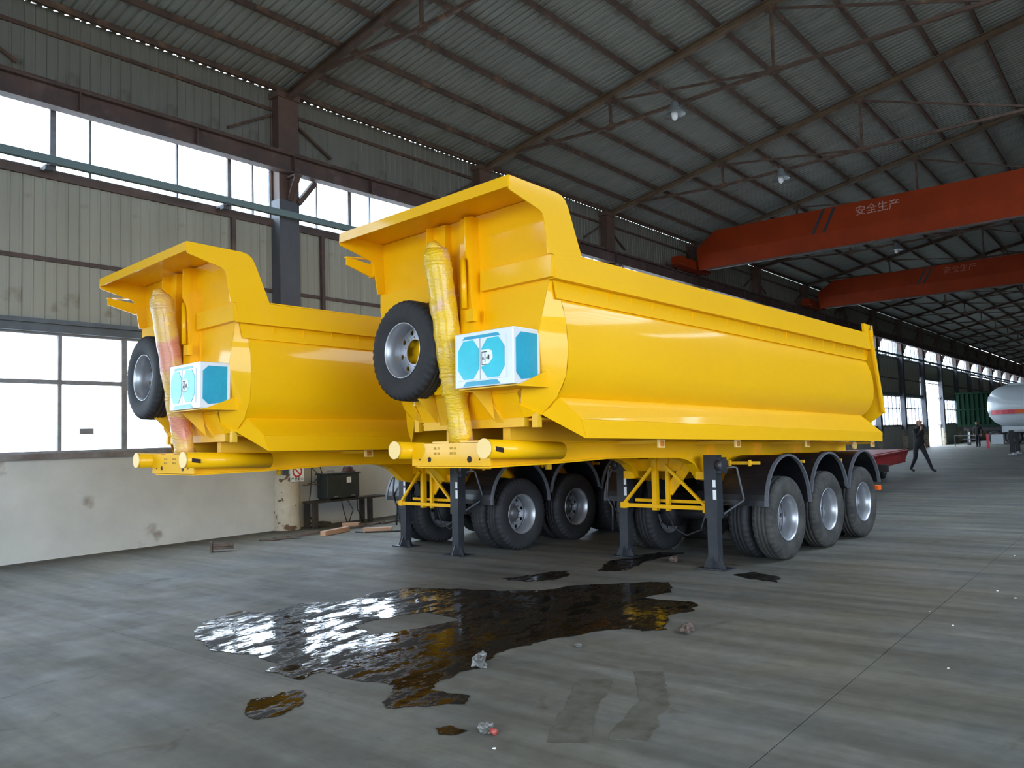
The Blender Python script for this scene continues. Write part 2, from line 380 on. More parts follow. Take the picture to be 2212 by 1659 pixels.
for kk in range(-3, 19):
    r = inst('rafter', rm2 if kk in (1, 2, 3) else rm, ceil, (0, Y0 + kk * BAY, 0)); inst('tie_and_struts', sm, r)

# ------------------------------------------------------------------ left wall
DOORBAY = 9
def mr(mb, x, y0, y1, z0, z1): return mb.box(x - .24, x, y0, y1, z0, z1)
wl = MB()
for kk in range(-3, 18):
    a, b_ = Y0 + kk * BAY, Y0 + (kk + 1) * BAY
    if kk == DOORBAY: wl.box(WX - .24, WX, a, a + .35, 0, 1.59); wl.box(WX - .24, WX, b_ - .35, b_, 0, 1.59)
    else: wl.box(WX - .24, WX, a, b_, 0, 1.59)
wl = tag(wl.obj('wall_left', M['plaster']), kind='structure')
lo, up = wall_sheet(6.19 - 3.80), wall_sheet(9.056 - 7.58, 'wall_sheet_shaded')
lo_d = wall_sheet(6.19 - 5.2)
lo_far, up_far = MB(), MB()
for i in range(nst):
    y = YA + i * SW; kb = math.floor((y + SW / 2 - Y0) / BAY)
    inst('wall_sheet', lo_d if kb == DOORBAY else lo, wl, (WX + .005, y, 5.2 if kb == DOORBAY else 3.80)) if y < 85 else lo_far.box(WX - .03, WX, y, y + SW, 3.8, 6.1)
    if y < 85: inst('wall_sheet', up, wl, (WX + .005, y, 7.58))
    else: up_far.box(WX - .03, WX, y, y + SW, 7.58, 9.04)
tag(lo_far.obj('wall_sheet', M['wall_sheet'], wl), kind='stuff'); tag(up_far.obj('wall_sheet', M['wall_sheet_shaded'], wl), kind='stuff')
# rails (girts) running along the wall
for nm, z0, z1, d, mk in (('window_head_rail', 6.17, 6.31, .07, 'rust_beam'), ('wall_rail', 4.80, 4.87, .05, 'rust_beam'), ('wall_rail', 8.60, 8.67, .05, 'rust'), ('wall_rail', 7.52, 7.62, .07, 'rust')):
    MB().box(WX, WX + d, YA, YB, z0, z1).obj(nm, M[mk], wl)
MB().box(WX - .2, WX + .06, YA, YB, 1.59, 1.67).obj('sill', M['sill'], wl) if False else None
for a, b_ in ((YA, Y0 + DOORBAY * BAY + .35), (Y0 + (DOORBAY + 1) * BAY - .35, YB)):
    MB().box(WX - .2, WX + .07, a, b_, 1.59, 1.685).obj('window_sill', M['sill'], wl)
    l = MB().box(WX - .05, WX + .10, a, b_, 3.64, 3.82); l.box(WX + .08, WX + .16, a, b_, 3.77, 3.84); l.obj('lintel', M['lintel'], wl)
MB().box(WX - .1, WX + .1, Y0 + DOORBAY * BAY, Y0 + (DOORBAY + 1) * BAY, 5.05, 5.22).obj('lintel', M['lintel'], wl)
for a, y in ((8.53, 0), (10.66, 0), (16.9, 0), (23.1, 0)):
    MB().box(WX + .02, WX + .10, a - .04, a + .04, 3.84, 6.17).obj('wall_post', M['rust_beam'], wl)
# columns
def column_parts():
    c = MB()
    c.box(-.02, .30, -.25, -.235, 1.1, 6.9); 
    c.v.clear(); c.f.clear(); c.m.clear(); c.sm.clear()
    c.box(0, .30, -.24, .24, 1.1, 6.7)
    low = c.mesh('column', M['col_grey'])
    t = MB().box(.0, .02, -.24, .24, 0, 2.22).box(.28, .30, -.24, .24, 0, 2.22).box(.02, .28, -.20, .20, 0, 2.22)
    t.box(-.02, .34, -.27, .27, 2.14, 2.26); top = t.mesh('column_head', M['col_brown'])
    br = MB().box(.30, .62, -.09, .09, .42, .46); br.plate([(.30, 0, 0), (.30, 0, .42), (.60, 0, .42)], .03); br.bar((.32, 0, -.02), (.60, 0, .44), .14, .03)
    br2 = br.mesh('bracket', M['rust_beam'])
    n = 18; pts = []
    bs = MB(); bs.lathe([(0, .28), (.25, .27), (.6, .265), (1.0, .27), (1.38, .26), (1.40, .18)], 20, 'Z')
    base = bs.mesh('column_base', M['plaster_base'])
    k = MB()
    kb = k.bar((.31, .20, -.05), (.31, .62, .48), .10, .12, up=(1, 0, 0)).mesh('knee_brace', M['rust_beam'])
    return low, top, br2, base, kb
cl, ct, cbk, cbs, ckb = column_parts()
for kk in range(-3, 19):
    y = Y0 + kk * BAY
    c = inst('column', cl, wl, (WX + .0, y, 0)); inst('column_head', ct, c, (0, 0, 6.7)); inst('bracket', cbk, c, (0, 0, 6.72)); inst('column_base', cbs, c, (.06, 0, 0)); inst('knee_brace', ckb, c, (0, 0, 6.72))
    for sgn in (-1, 1):
        MB().bar((WX + .08, y + sgn * .25, 8.5), (WX + .08, y + sgn * 1.25, 7.95), .05, .05).obj('wall_brace', M['rust'], wl)
# crane runway beam and its rail
rb = MB(); bx = -13.50
rb.box(bx - .11, bx + .11, YA, YB, 7.58, 7.62).box(bx - .11, bx + .11, YA, YB, 7.235, 7.26).box(bx - .012, bx + .012, YA, YB, 7.25, 7.59)
rb = rb.obj('runway_beam', M['rust_beam'], wl)
for kk in range(-3, 18):
    for q in (0, .33, .66): MB().box(bx - .10, bx + .10, Y0 + (kk + q) * BAY - .01, Y0 + (kk + q) * BAY + .01, 7.26, 7.58).obj('stiffener', M['rust_beam'], rb)
MB().box(bx - .035, bx + .035, YA, YB, 7.62, 7.68).obj('crane_track', M['rust'], rb)
# conductor rail in front of the columns
cr = MB().box(-13.56, -13.46, YA, YB, 6.31, 6.435).obj('conductor_rail', M['teal'], wl)
for i in range(38):
    y = 5.1 + (i - 4) * 3.1
    MB().box(-13.82, -13.42, y - .05, y + .05, 6.26, 6.305).box(-13.58, -13.46, y - .10, y + .02, 6.19, 6.27).obj('rail_bracket', M['col_grey'], cr)
# windows
def grid_window(ys_, zs_, thick, mk='frame', x0=-.07, x1=-.01):
    """returns frame mesh and list of pane rects, local to (WX, bay start, 0)"""
    mb = MB()
    for yy, w in ys_: mb.box(x0, x1, yy - w / 2, yy + w / 2, zs_[0][0], zs_[-1][0])
    for zz, w in zs_: mb.box(x0 + .004, x1 + .004, ys_[0][0], ys_[-1][0], zz - w / 2, zz + w / 2)
    panes = []
    for (a, wa), (b_, wb) in zip(ys_, ys_[1:]):
        for (c, wc), (d, wd_) in zip(zs_, zs_[1:]):
            panes.append((a + wa / 2, b_ - wb / 2, c + wc / 2, d - wd_ / 2))
    return mb, panes
lw_ys = [(.24, .06), (1.10, .05), (1.94, .06), (2.999, .09), (4.06, .05), (5.10, .06), (5.96, .06)]
lw_ys = [(.24, .06), (.94, .05), (1.957, .06), (3.0, .09), (4.05, .05), (5.10, .08), (5.96, .06)]
fm, panes = grid_window(lw_ys, [(1.70, .05), (2.84, .07), (3.63, .05)], .05)
fmesh = fm.mesh('window_frame', M['frame'])
pmesh = [MB().box(-.045, -.039, a, b_, c, d).mesh('pane', M['glass']) for a, b_, c, d in panes]
cw_ys = [(.24, .05), (1.42, .02), (2.17, .07), (2.47, .03), (3.9, .03), (5.05, .07), (5.58, .03), (5.98, .05)]
cw_ys = [(.24, .05), (.92, .03), (1.83, .09), (2.42, .035), (3.98, .035), (5.05, .08), (5.57, .035), (5.98, .05)]
cm_, cpanes = grid_window(cw_ys, [(6.33, .04), (7.56, .05)], .05)
cmesh = cm_.mesh('window_frame', M['frame'])
cpm = [MB().box(-.045, -.039, a, b_, c, d).mesh('pane', M['glass']) for a, b_, c, d in cpanes]
nw = 0
for kk in range(-3, 18):
    y = Y0 + kk * BAY
    if kk != DOORBAY:
        nw += 1; w = empty('window_%d' % nw, (WX, y, 0), kind='structure'); inst('window_frame', fmesh, w)
        for pm in pmesh: inst('pane', pm, w)
        if kk == -1:
            o = MB().plate([(-.03, 2.27, 1.98), (-.03, 2.50, 1.98), (-.03, 2.50, 2.08), (-.03, 2.27, 2.08)], .004).obj('sticker', M['frame'], w)
    nw += 1; w = empty('window_%d' % nw, (WX, y, 0), kind='structure'); inst('window_frame', cmesh, w)
    for pm in cpm: inst('pane', pm, w)

# ------------------------------------------------------------------ other walls (behind and beside the camera)
wr = MB()
wr.box(RX, RX + .15, 7.5, YB, 0, 7.7); wr.box(RX, RX + .15, YA, -7.5, 0, 6.2); wr.box(RX, RX + .15, -7.5, 7.5, 5.8, 6.2); wr.box(RX, RX + .15, YA, YB, 7.62, 9.04)
for kk in [k_ for k_ in range(-3, 19) if not -7 < Y0 + k_ * BAY < 7]: wr.box(RX - .28, RX, Y0 + kk * BAY - .24, Y0 + kk * BAY + .24, 0, 8.7)
wr.box(RX - .5, RX - .3, YA, YB, 7.18, 7.6)
wr = tag(wr.obj('wall_right', M['wall_sheet']), kind='structure')
w = empty('window_60', (0, 0, 0), kind='structure'); f = MB()
for kk in range(-3, 0):
    for i in range(1, 6): f.box(RX + .02, RX + .07, Y0 + kk * BAY + i * 1.03 - .03, Y0 + kk * BAY + i * 1.03 + .03, 6.2, 7.62)
tag(f.obj('window_frame', M['frame'], w), kind='stuff')
MB().box(RX + .08, RX + .086, YA, 7.5, 6.2, 7.62).obj('pane', M['glass'], w)
def gable(nm, y, t, doors):
    mb = MB(); zt = 5.8 if doors else 0
    if doors:
        a, b_ = doors
        mb.box(WX - .2, a, y, y + t, 0, zt); mb.box(b_, RX + .15, y, y + t, 0, zt)
        mb.box(WX - .2, RX + .15, y, y + t, zt, 8.9)
    else: mb.box(WX - .2, RX + .15, y, y + t, 0, 8.9)
    mb.plate([(WX - .2, y + t / 2, 8.9), (RX + .15, y + t / 2, 8.9), (RX + .15, y + t / 2, 9.0), (RIDGE, y + t / 2, roof_z(RIDGE) - .02), (WX - .2, y + t / 2, 9.0)], t)
    return tag(mb.obj(nm, M['wall_sheet']), kind='structure')
gable('wall_back', YA - .1, .1, (-7.5, 4.5))
gable('wall_far', YB, .1, None)

# ------------------------------------------------------------------ overhead cranes
def text(body, size, mk, parent, loc, rot, extrude=.002, name='lettering', align='CENTER'):
    c = D.curves.new(name, 'FONT'); c.body = body; c.size = size; c.extrude = extrude; c.align_x = align; c.align_y = 'CENTER'; c.materials.append(M[mk])
    o = D.objects.new(name, c); COL.objects.link(o); me = D.meshes.new_from_object(o.evaluated_get(bpy.context.evaluated_depsgraph_get())); D.objects.remove(o); me.name = name
    o = D.objects.new(name, me); o.location = loc; o.rotation_euler = rot; return link(o, parent)
def crane(y, label, xs_, zb, zk, zt, tx):
    c = empty('overhead_crane', (0, y, 0), label=label, cat='crane')
    xa, xb = -12.95, RX - .75; mb = MB()
    def sec(x, zt_): return [(x, -.20, zt_), (x, .20, zt_), (x, .20, zk), (x, .07, zb), (x, -.07, zb), (x, -.20, zk)]
    S = [sec(xa, zk + .25), sec(xa + .75, zt), sec(xb - .75, zt), sec(xb, zk + .25)]
    vs = [p for s_ in S for p in s_]; fs = []
    for i in range(3):
        for j in range(6): fs.append((i * 6 + j, i * 6 + (j + 1) % 6, (i + 1) * 6 + (j + 1) % 6, (i + 1) * 6 + j))
    fs += [(5, 4, 3, 2, 1, 0), (18, 19, 20, 21, 22, 23)]
    mb.add(vs, fs).obj('girder', M['crane'], c)
    for x in (-13.2, RX - .75):
        e = MB().box(x - .28, x + .14, -1.1, 1.1, 7.70, 8.02).obj('end_carriage', M['crane'], c)
        for yy in (-.85, .85): MB().lathe([(-.07, 0), (-.07, .1), (.07, .1), (.07, 0)], 16, 'X', off=(x - .2, yy, 7.75)).obj('wheel', M['rust'], e)
    MB().box(-13.35, -12.95, -1.5, -1.15, 7.72, 8.0).obj('drive_box', M['crane'], c)
    MB().box(xa + .3, xb - .3, -.09, .09, zb - .05, zb).obj('bottom_flange', M['rust_beam'], c)
    for x in xs_: MB().plate([(x - .26, -.205, zk), (x - .16, -.205, zk), (x + .24, -.205, zt - .02), (x + .14, -.205, zt - .02)], .006).obj('warning_stripe', M['ink'], c)
    text('安全生产', .34, tx, c, (-6.65, -.206, (zk + zt) / 2 + .08), (PI / 2, 0, 0))
    return c
M['worn_white'] = mat('worn_white_lettering', (.42, .33, .30), .7, col2=(.50, .10, .03), nscale=14, mix=(.45, .62))
M['worn_red'] = mat('faded_lettering', (.42, .12, .08), .7)
crane(27.2, 'nearer orange overhead travelling crane girder with legible white Chinese lettering and a slanted black stripe', (-8.5, -8.15), 7.66, 8.18, 8.99, 'worn_white')
crane(40.6, 'farther orange overhead travelling crane girder, its lettering faded, hanging beyond the nearer one', (-8.2, -7.95), 7.66, 8.18, 8.93, 'worn_red')

# high bay lamps
def lamp(loc, label):
    t = empty('high_bay_lamp', loc, label=label, cat='lamp')
    MB().lathe([(.30, .03), (.26, .08), (.12, .12), (.0, .24), (-.02, .25), (0.01, .23), (.12, .10), (.25, .05)], 24, 'Z').obj('reflector', M['lamp_metal'], t)
    MB().lathe([(.20, .0), (.18, .05), (.0, .075), (-.10, .06), (-.15, .0)], 16, 'Z').obj('bulb', M['lamp_white'], t)
    MB().tube([(0, 0, .28), (0, 0, .42)], .03, 8).obj('stem', M['rust'], t)
lamp((-7.92, 15.75, 8.72), 'round high bay lamp hanging from the nearest truss over the right trailer')
lamp((-7.87, 21.96, 8.72), 'pale high bay lamp hanging from the second truss, above the tipper body rail')
lamp((-7.85, 34.4, 8.72), 'small high bay lamp hanging between the two orange cranes')

# ------------------------------------------------------------------ wheels
RT = .54
def tyre_mesh(mk, n=126):
    prof = [(-.105, .285), (-.125, .31), (-.142, .38), (-.146, .44), (-.138, .495), (-.118, .525), (-.098, .537), (-.058, .540), (-.052, .528), (-.044, .540), (-.008, .541), (-.004, .528), (.004, .528), (.008, .541), (.044, .540), (.052, .528), (.058, .540), (.098, .537), (.118, .525), (.138, .495), (.146, .44), (.142, .38), (.125, .31), (.105, .285)]
    def mod(k, j, x, r):
        if j in (5, 6, 17, 18) and k % 3 == 0: return x * .97, r - .020
        if j in (4, 19) and k % 3 == 0: return x * .985, r - .006
        return x, r
    return MB().lathe(prof, n, 'X', closed=False, mod=mod).mesh('tyre', M[mk])
def rim_mesh():
    mb = MB().lathe([(.105, .283), (.120, .300), (.128, .298), (.124, .288), (.100, .278), (.070, .262), (.030, .258), (-.03, .25), (-.10, .262), (-.128, .298)], 48, 'X')
    return mb.mesh('rim', M['rim'])
def disc_mesh():
    c = D.curves.new('disc', 'CURVE'); c.dimensions = '2D'; c.fill_mode = 'BOTH'; c.extrude = .006
    def circ(cx, cy, r, n):
        s = c.splines.new('POLY'); s.points.add(n - 1); s.use_cyclic_u = True
        for i in range(n): s.points[i].co = (cx + r * math.cos(2 * PI * i / n), cy + r * math.sin(2 * PI * i / n), 0, 1)
    circ(0, 0, .254, 48); circ(0, 0, .135, 32)
    for i in range(8): a = 2 * PI * i / 8 + .2; circ(.212 * math.cos(a), .212 * math.sin(a), .027, 14)
    for i in range(10): a = 2 * PI * i / 10; circ(.160 * math.cos(a), .160 * math.sin(a), .010, 8)
    o = D.objects.new('tmp', c); COL.objects.link(o); dg = bpy.context.evaluated_depsgraph_get()
    me = D.meshes.new_from_object(o.evaluated_get(dg)); D.objects.remove(o); me.name = 'disc'
    me.transform(Matrix.Rotation(PI / 2, 4, 'Y')); me.materials.clear(); me.materials.append(M['rim']); return me
TY, TYD, RIM, DISC = tyre_mesh('rubber'), tyre_mesh('rubber_dust'), rim_mesh(), disc_mesh()
hb = MB().lathe([(-.08, 0), (-.08, .14), (-.005, .14), (.0, .11), (.02, .10), (.04, .075), (.05, .07), (.055, .0)], 20, 'X')
for i in range(10): a = 2 * PI * i / 10; hb.tube([(-.02, .145 * math.cos(a), .145 * math.sin(a)), (.025, .145 * math.cos(a), .145 * math.sin(a))], .015, 6)
HUB = hb.mesh('hub', M['hub'])
def wheel(parent, loc, side, ty, rot=0.0, hub=True, name='wheel', disc_x=-.085):
    """axle along local X, outer face towards +X (side 1) or -X (side -1)"""
    t = inst(name, ty, parent, loc, (rot, 0, 0 if side > 0 else PI))
    inst('rim', RIM, t); inst('rim_disc', DISC, t, (disc_x, 0, 0))
    if hub: inst('hub', HUB, t, (disc_x, 0, 0))
    return t

# ------------------------------------------------------------------ tipper semi-trailer (local: X right side, Y rearwards, Z up)
H = 1.27
def P(u, v, w): return (v, u, w)
TA = {}
def make_trailer(loc, yaw, pitch, label, dy=0.0, wrap='wrap'):
    y_, p_ = math.radians(yaw), math.radians(pitch)
    v = Vector((math.cos(y_), -math.sin(y_), 0)); u = Vector((math.sin(y_) * math.cos(p_), math.cos(y_) * math.cos(p_), -math.sin(p_))); w = v.cross(u)
    t = empty('tipper_trailer', label=label, cat='trailer', group='yellow tipper semi-trailers')
    t.matrix_world = Matrix(((v.x, u.x, w.x, loc[0]), (v.y, u.y, w.y, loc[1]), (v.z, u.z, w.z, 0), (0, 0, 0, 1)))
    tp = math.tan(p_); g = lambda uu: uu * tp            # local height of the ground under uu
    Y, YD = M['yellow'], M['yellow_dull']
    # --- body sides
    prof = [(1.185, 2.80), (1.215, 2.72), (1.245, 2.60), (1.262, 2.46), (1.268, 2.32), (1.262, 2.18), (1.238, 2.08), (1.195, 1.98), (1.12, 1.885), (1.03, 1.80), (.93, 1.74), (.60, 1.70)]
    UE = [1.56, 1.60, 1.63, 1.66, 1.66, 1.64, 1.60, 1.54, 1.44, 1.34, 1.25, 1.1]
    for s in (1, -1):
        mb = MB(); nu = 9; vs = []
        for i in range(nu):
            for (vv, ww), ue in zip(prof, UE):
                vs.append(P(-5.93 + (ue + 5.93) * i / (nu - 1), s * vv, ww))
        k = len(prof); fs = []
        for i in range(nu - 1):
            for j in range(k - 1):
                q = (i * k + j, i * k + j + 1, (i + 1) * k + j + 1, (i + 1) * k + j); fs.append(q if s < 0 else q[::-1])
        mb.add(vs, fs, True)
        vs2 = [(a - .012 * s, b_, c) for a, b_, c in vs]; mb.add(vs2, [f_[::-1] for f_ in fs], True)
        mb.obj('body_side', Y, t)
        # upper strip and rail plate
        st = MB().plate([P(-6.0, s * 1.20, 2.79), P(1.6, s * 1.20, 2.79), P(1.7, s * 1.20, 2.99), P(-6.05, s * 1.20, 2.99)], .015); st.bar(P(-5.95, s * 1.198, 2.795), P(1.58, s * 1.198, 2.795), .03, .012); st.obj('body_side_strip', Y, t)
        rl = MB().plate([P(-6.10, s * H, 2.965), P(1.68, s * H, 2.975), P(1.60, s * H, 3.215), P(-6.12, s * H, 3.20)], .012)
        rl.bar(P(-6.10, s * 1.235, 2.962), P(1.68, s * 1.235, 2.972), .085, .014); rl.bar(P(-5.7, s * 1.20, 3.212), P(1.60, s * 1.20, 3.215), .14, .014)
        rl.obj('top_rail', Y, t)
        for i in range(19):
            uu = -5.62 + i * .395
            MB().plate([P(uu, s * 1.205, 2.90), P(uu, s * 1.26, 2.962), P(uu, s * 1.205, 2.962)], .012).obj('gusset', Y, t) if s < 0 and i > 3 else None
            if s > 0: MB().box(1.205, 1.216, uu - .006, uu + .006, 2.865, 2.96).obj('gusset', Y, t)
        # skirt: sloping shelf, vertical lip, front corner
        sk = MB().plate([P(-5.90, s * 1.125, 1.885), P(1.36, s * 1.125, 1.93), P(1.92, s * H, 1.645), P(-5.764, s * H, 1.685)], .012)
        sk.obj('skirt', Y, t)
        MB().plate([P(-5.764, s * H, 1.685), P(1.92, s * H, 1.65), P(1.90, s * H, 1.505), P(-5.70, s * H, 1.51)], .012).obj('skirt_lip', Y, t)
        MB().plate([P(-5.90, s * 1.125, 1.885), P(-5.764, s * H, 1.685), P(-5.70, s * H, 1.51), P(-5.93, s * .93, 1.74)], .012).obj('skirt_corner', Y, t)
        # rear post and rear frame cheek
        pu = lambda ww: 1.60 + (3.34 - ww) * .318
        MB().plate([P(pu(3.33) - .09, s * 1.285, 3.33), P(pu(3.33), s * 1.285, 3.33), P(pu(1.95), s * 1.285, 1.95), P(pu(1.97) - .10, s * 1.285, 1.97)], .03).obj('rear_post', Y, t)
        MB().plate([P(pu(3.0) - .03, s * 1.15, 3.0), P(pu(3.0) - .03, s * 1.29, 3.0), P(pu(1.96) - .03, s * 1.29, 1.96), P(pu(1.72) - .1, s * .95, 1.73), P(pu(1.75) - .1, s * .85, 1.78)], .014).obj('rear_cheek', Y, t)
        hp = MB().plate([P(1.36, s * 1.26, 3.20), P(1.74, s * 1.26, 3.20), P(1.72, s * 1.26, 3.36), P(1.34, s * 1.26, 3.36)], .035); hp = hp.obj('tailgate_hinge', Y, t)
        MB().tube([P(1.58, s * 1.27, 3.22), P(1.53, s * 1.30, 3.28), P(1.56, s * 1.30, 3.35)], .008, 6).obj('hinge_pin', M['black_steel'], hp)
        # canopy cheek
        ck = [(-5.71, 3.20), (-5.90, 3.64), (-5.945, 3.71), (-6.0, 3.742), (-6.06, 3.755), (-6.385, 3.76), (-6.685, 3.768), (-6.695, 3.66), (-6.68, 3.637), (-6.30, 3.54), (-6.262, 3.515), (-6.245, 3.48), (-6.19, 3.17), (-6.12, 3.17)]
        MB().plate([P(a, s * H, b_) for a, b_ in ck], .014).obj('canopy_cheek', Y, t)
    for i, uu in enumerate((-5.3,)):
        pass
    # --- front wall
    WU = -6.08
    fw = MB()
    fw.plate([P(WU, -1.26, 3.0), P(WU, 1.26, 3.0), P(WU - .04, 1.26, 3.74), P(WU - .04, -1.26, 3.74)], .012)
    inner = [(1.19, 2.99), (1.06, 2.53), (.86, 2.0), (.76, 1.95)]
    fw.plate([P(WU, -a, b_) for a, b_ in inner] + [P(WU, a, b_) for a, b_ in reversed(inner)], .012)
    fw.plate([P(WU, -.76, 1.95), P(WU, .76, 1.95), P(-5.97, .74, 1.72), P(-5.97, -.74, 1.72)], .012)
    for s in (1, -1):
        pr_ = [(1.195, 2.99), (1.185, 2.80), (1.245, 2.60), (1.268, 2.32), (1.238, 2.08), (1.12, 1.885), (.93, 1.74)]
        inn = [(1.19, 2.99), (1.14, 2.80), (1.08, 2.60), (.985, 2.32), (.89, 2.08), (.82, 1.97), (.76, 1.84)]
        k = len(pr_); vs = [P(-5.93, s * x_, z_) for x_, z_ in pr_] + [P(WU + (.05 if z_ < 1.9 else 0) - .004, s * x_, z_) for x_, z_ in inn]
        fs = [(i, i + 1, k + i + 1, k + i) for i in range(k - 1)]
        fw.add(vs, fs if s > 0 else [f_[::-1] for f_ in fs], True)
        fw.plate([P(-6.05, s * .76, 1.84), P(-5.93, s * .93, 1.74), P(-5.97, s * .74, 1.72)], .01)
    fw.obj('front_wall', Y, t)
    # floor of the body (underside), rear gate
    MB().box(-.9, .9, -5.9, 1.5, 1.69, 1.71).obj('body_floor', YD, t)
    MB().plate([P(1.66, -1.2, 3.2), P(1.66, 1.2, 3.2), P(2.05, 1.05, 1.9), P(2.1, .9, 1.7), P(2.1, -.9, 1.7), P(2.05, -1.05, 1.9)], .05).obj('tailgate', Y, t)
    MB().box(-1.27, 1.27, 1.36, 1.70, 3.14, 3.2).obj('rear_crossbeam', Y, t)
    # canopy top and front lip
    cp = MB().plate([P(-6.69, -H, 3.762), P(-6.69, H, 3.762), P(-6.06, H, 3.75), P(-6.06, -H, 3.75)], .014)
    cp.plate([P(-6.06, -H, 3.75), P(-6.06, H, 3.75), P(-5.945, H, 3.705), P(-5.945, -H, 3.705)], .014).plate([P(-5.945, -H, 3.705), P(-5.945, H, 3.705), P(-5.74, H, 3.25), P(-5.74, -H, 3.25)], .014).obj('canopy_top', Y, t)
    MB().plate([P(-6.695, -H, 3.665), P(-6.695, H, 3.665), P(-6.69, H, 3.768), P(-6.69, -H, 3.768)], .014).obj('canopy_lip', Y, t)
    # cross rail on the front wall
    for a, b_ in ((.345, 1.27), (-1.27, -.345)):
        fr = MB().box(a, b_, -6.15, WU, 2.965, 3.165); fr.obj('front_rail', Y, t)
    # upright hat beams with base flanges
    for s in (1, -1):
        hbm = MB().box(s * .20 - .09, s * .20 + .09, -6.20, -6.08, 1.98, 3.72); hbm.box(s * .20 - .145, s * .20 + .145, -6.10, -6.08, 1.98, 3.72)
        hbm.obj('front_upright', Y, t)
    # gusset fins on the uprights
    for s in (1, -1):
        MB().plate([P(-6.20, s * .29, 3.72), P(-6.30, s * .29, 3.69), P(-6.30, s * .29, 3.35), P(-6.25, s * .29, 3.25), P(-6.2, s * .29, 2.6)], .014).obj('upright_fin', Y, t)
    MB().box(.25, .36, -6.26, -6.2, 2.66, 2.78).obj('pin_block', Y, t)
    MB().tube([P(-6.24, .20, 3.30), P(-6.235, .21, 2.80)], .030, 12).obj('lifting_eye_tube', Y, t)
    # chin below the wall: beam, brackets
    cb_ = MB().box(-.74, .74, -5.97, -5.90, 1.63, 1.76); cb_.obj('chin_beam', YD, t)
    for s in (1, -1):
        MB().box(s * .87 - .035, s * .87 + .035, -5.96, -5.90, 1.62, 1.76).obj('chin_stub', YD, t)
        MB().plate([P(-6.10, s * .42, 2.0), P(-6.34, s * .42, 1.97), P(-6.05, s * .42, 1.70)], .015).obj('chin_bracket', YD, t)
        MB().plate([P(-6.10, s * .20, 1.96), P(-6.10, s * .36, 1.96), P(-5.95, s * .48, 1.66), P(-5.95, s * .38, 1.66)], .02).obj('chin_strap', YD, t)
    # hydraulic cylinder, wrapped in film
    rnd = random.Random(5 + int(loc[0] * 10)); n = 26; pts = []; rs_ = []
    for i in range(n):
        f_ = i / (n - 1); pts.append(P(-6.12 - .33 * f_ + .003 * math.sin(i * 2.1), .03 + .003 * math.sin(i * 1.3), 1.50 + 1.90 * f_))
        base = .115 + (.012 if f_ > .25 else .0) + (.012 if .2 < f_ < .32 else 0); rs_.append(base + rnd.uniform(-.005, .005) + (.006 if f_ > .42 else 0))
    rs_[0] = .13; rs_[-1] = .10
    cy = MB().tube(pts, .12, 28, True, rs_)
    cy.v = [(a + .010 * noise.noise(Vector((a * 22, b_ * 22, c * 17))), b_ + .012 * noise.noise(Vector((a * 20, c * 18, b_ * 11))), c) for a, b_, c in cy.v]
    cyo = cy.obj('hydraulic_cylinder', M[wrap], t)
    MB().tube([P(-6.45, .03, 3.39), P(-6.455, .03, 3.43), P(-6.44, .05, 3.46)], .05, 12, True, [.095, .085, .03]).obj('film_knot', M[wrap], cyo)
    for zz in (3.24, 2.15, 1.98):
        f_ = (zz - 1.5) / 1.9
        MB().lathe([(-.03, .12), (-.02, .137), (.02, .137), (.03, .12)], 24, 'Z', off=P(-6.12 - .33 * f_, .03, zz)).obj('film_band', M[wrap], cyo)
    # tarp arm on the far front corner
    ta = MB().plate([P(-6.58, -1.31, 3.45), P(-6.58, -1.31, 3.54), P(-6.2, -1.31, 3.50), P(-6.06, -1.31, 3.58), P(-6.06, -1.31, 3.38), P(-6.24, -1.31, 3.36)], .02)
    ta.plate([P(-6.58, -1.31, 3.54), P(-6.58, -1.36, 3.54), P(-6.05, -1.36, 3.585), P(-6.05, -1.28, 3.585)], .012).plate([P(-6.24, -1.27, 3.37), P(-6.24, -1.37, 3.37), P(-6.06, -1.37, 3.37), P(-6.06, -1.27, 3.37)], .012)
    ta.box(-1.34, -1.27, -6.24, -6.22, 3.37, 3.53)
    ta.obj('tarp_arm', Y, t)
    for s in (-1,):
        MB().plate([P(-6.16, s * 1.24, 2.98), P(-6.16, s * .78, 2.98), P(-6.16, s * .78, 2.74), P(-6.16, s * 1.20, 2.70)], .014).obj('spare_hanger_plate', Y, t)
    # toolbox in blue film
    tb = MB().box(.27, 1.04, -6.42, -6.06, 1.995, 2.512); tb = bevel(tb.obj('toolbox', M['alu'], t), .008)
    for a, b_ in ((.315, .62), (.632, .955)):
        d = MB().box(a, b_, -6.430, -6.418, 2.06, 2.445).obj('toolbox_door', M['alu'], tb)
        a2, b2 = a + .015, b_ - .012; m_ = .075
        oc = [(a2 + m_, 2.435), (b2 - m_, 2.435), (b2, 2.435 - m_ * 1.2), (b2, 2.07 + m_ * 1.2), (b2 - m_, 2.07), (a2 + m_, 2.07), (a2, 2.07 + m_ * 1.2), (a2, 2.435 - m_ * 1.2)]
        MB().plate([P(-6.433, x_, z_) for x_, z_ in oc], .002).obj('film_patch', M['film'], d)
        if a > .6:
            lb = MB().plate([P(-6.436, x_, z_) for x_, z_ in ((.640, 2.175), (.75, 2.20), (.80, 2.25), (.79, 2.31), (.75, 2.33), (.640, 2.33))], .002).obj('maker_label', M['white'], d)
            ink = MB()
            for x0, x1, z0, z1 in ((.655, .725, 2.305, 2.313), (.655, .660, 2.19, 2.313), (.655, .72, 2.19, 2.196), (.695, .703, 2.215, 2.305), (.665, .68, 2.235, 2.262), (.69, .70, 2.235, 2.25), (.715, .73, 2.245, 2.262), (.735, .755, 2.235, 2.28)):
                ink.box(x0, x1, -6.4385, -6.4365, z0, z1)
            ink.obj('maker_emblem', M['ink'], lb)
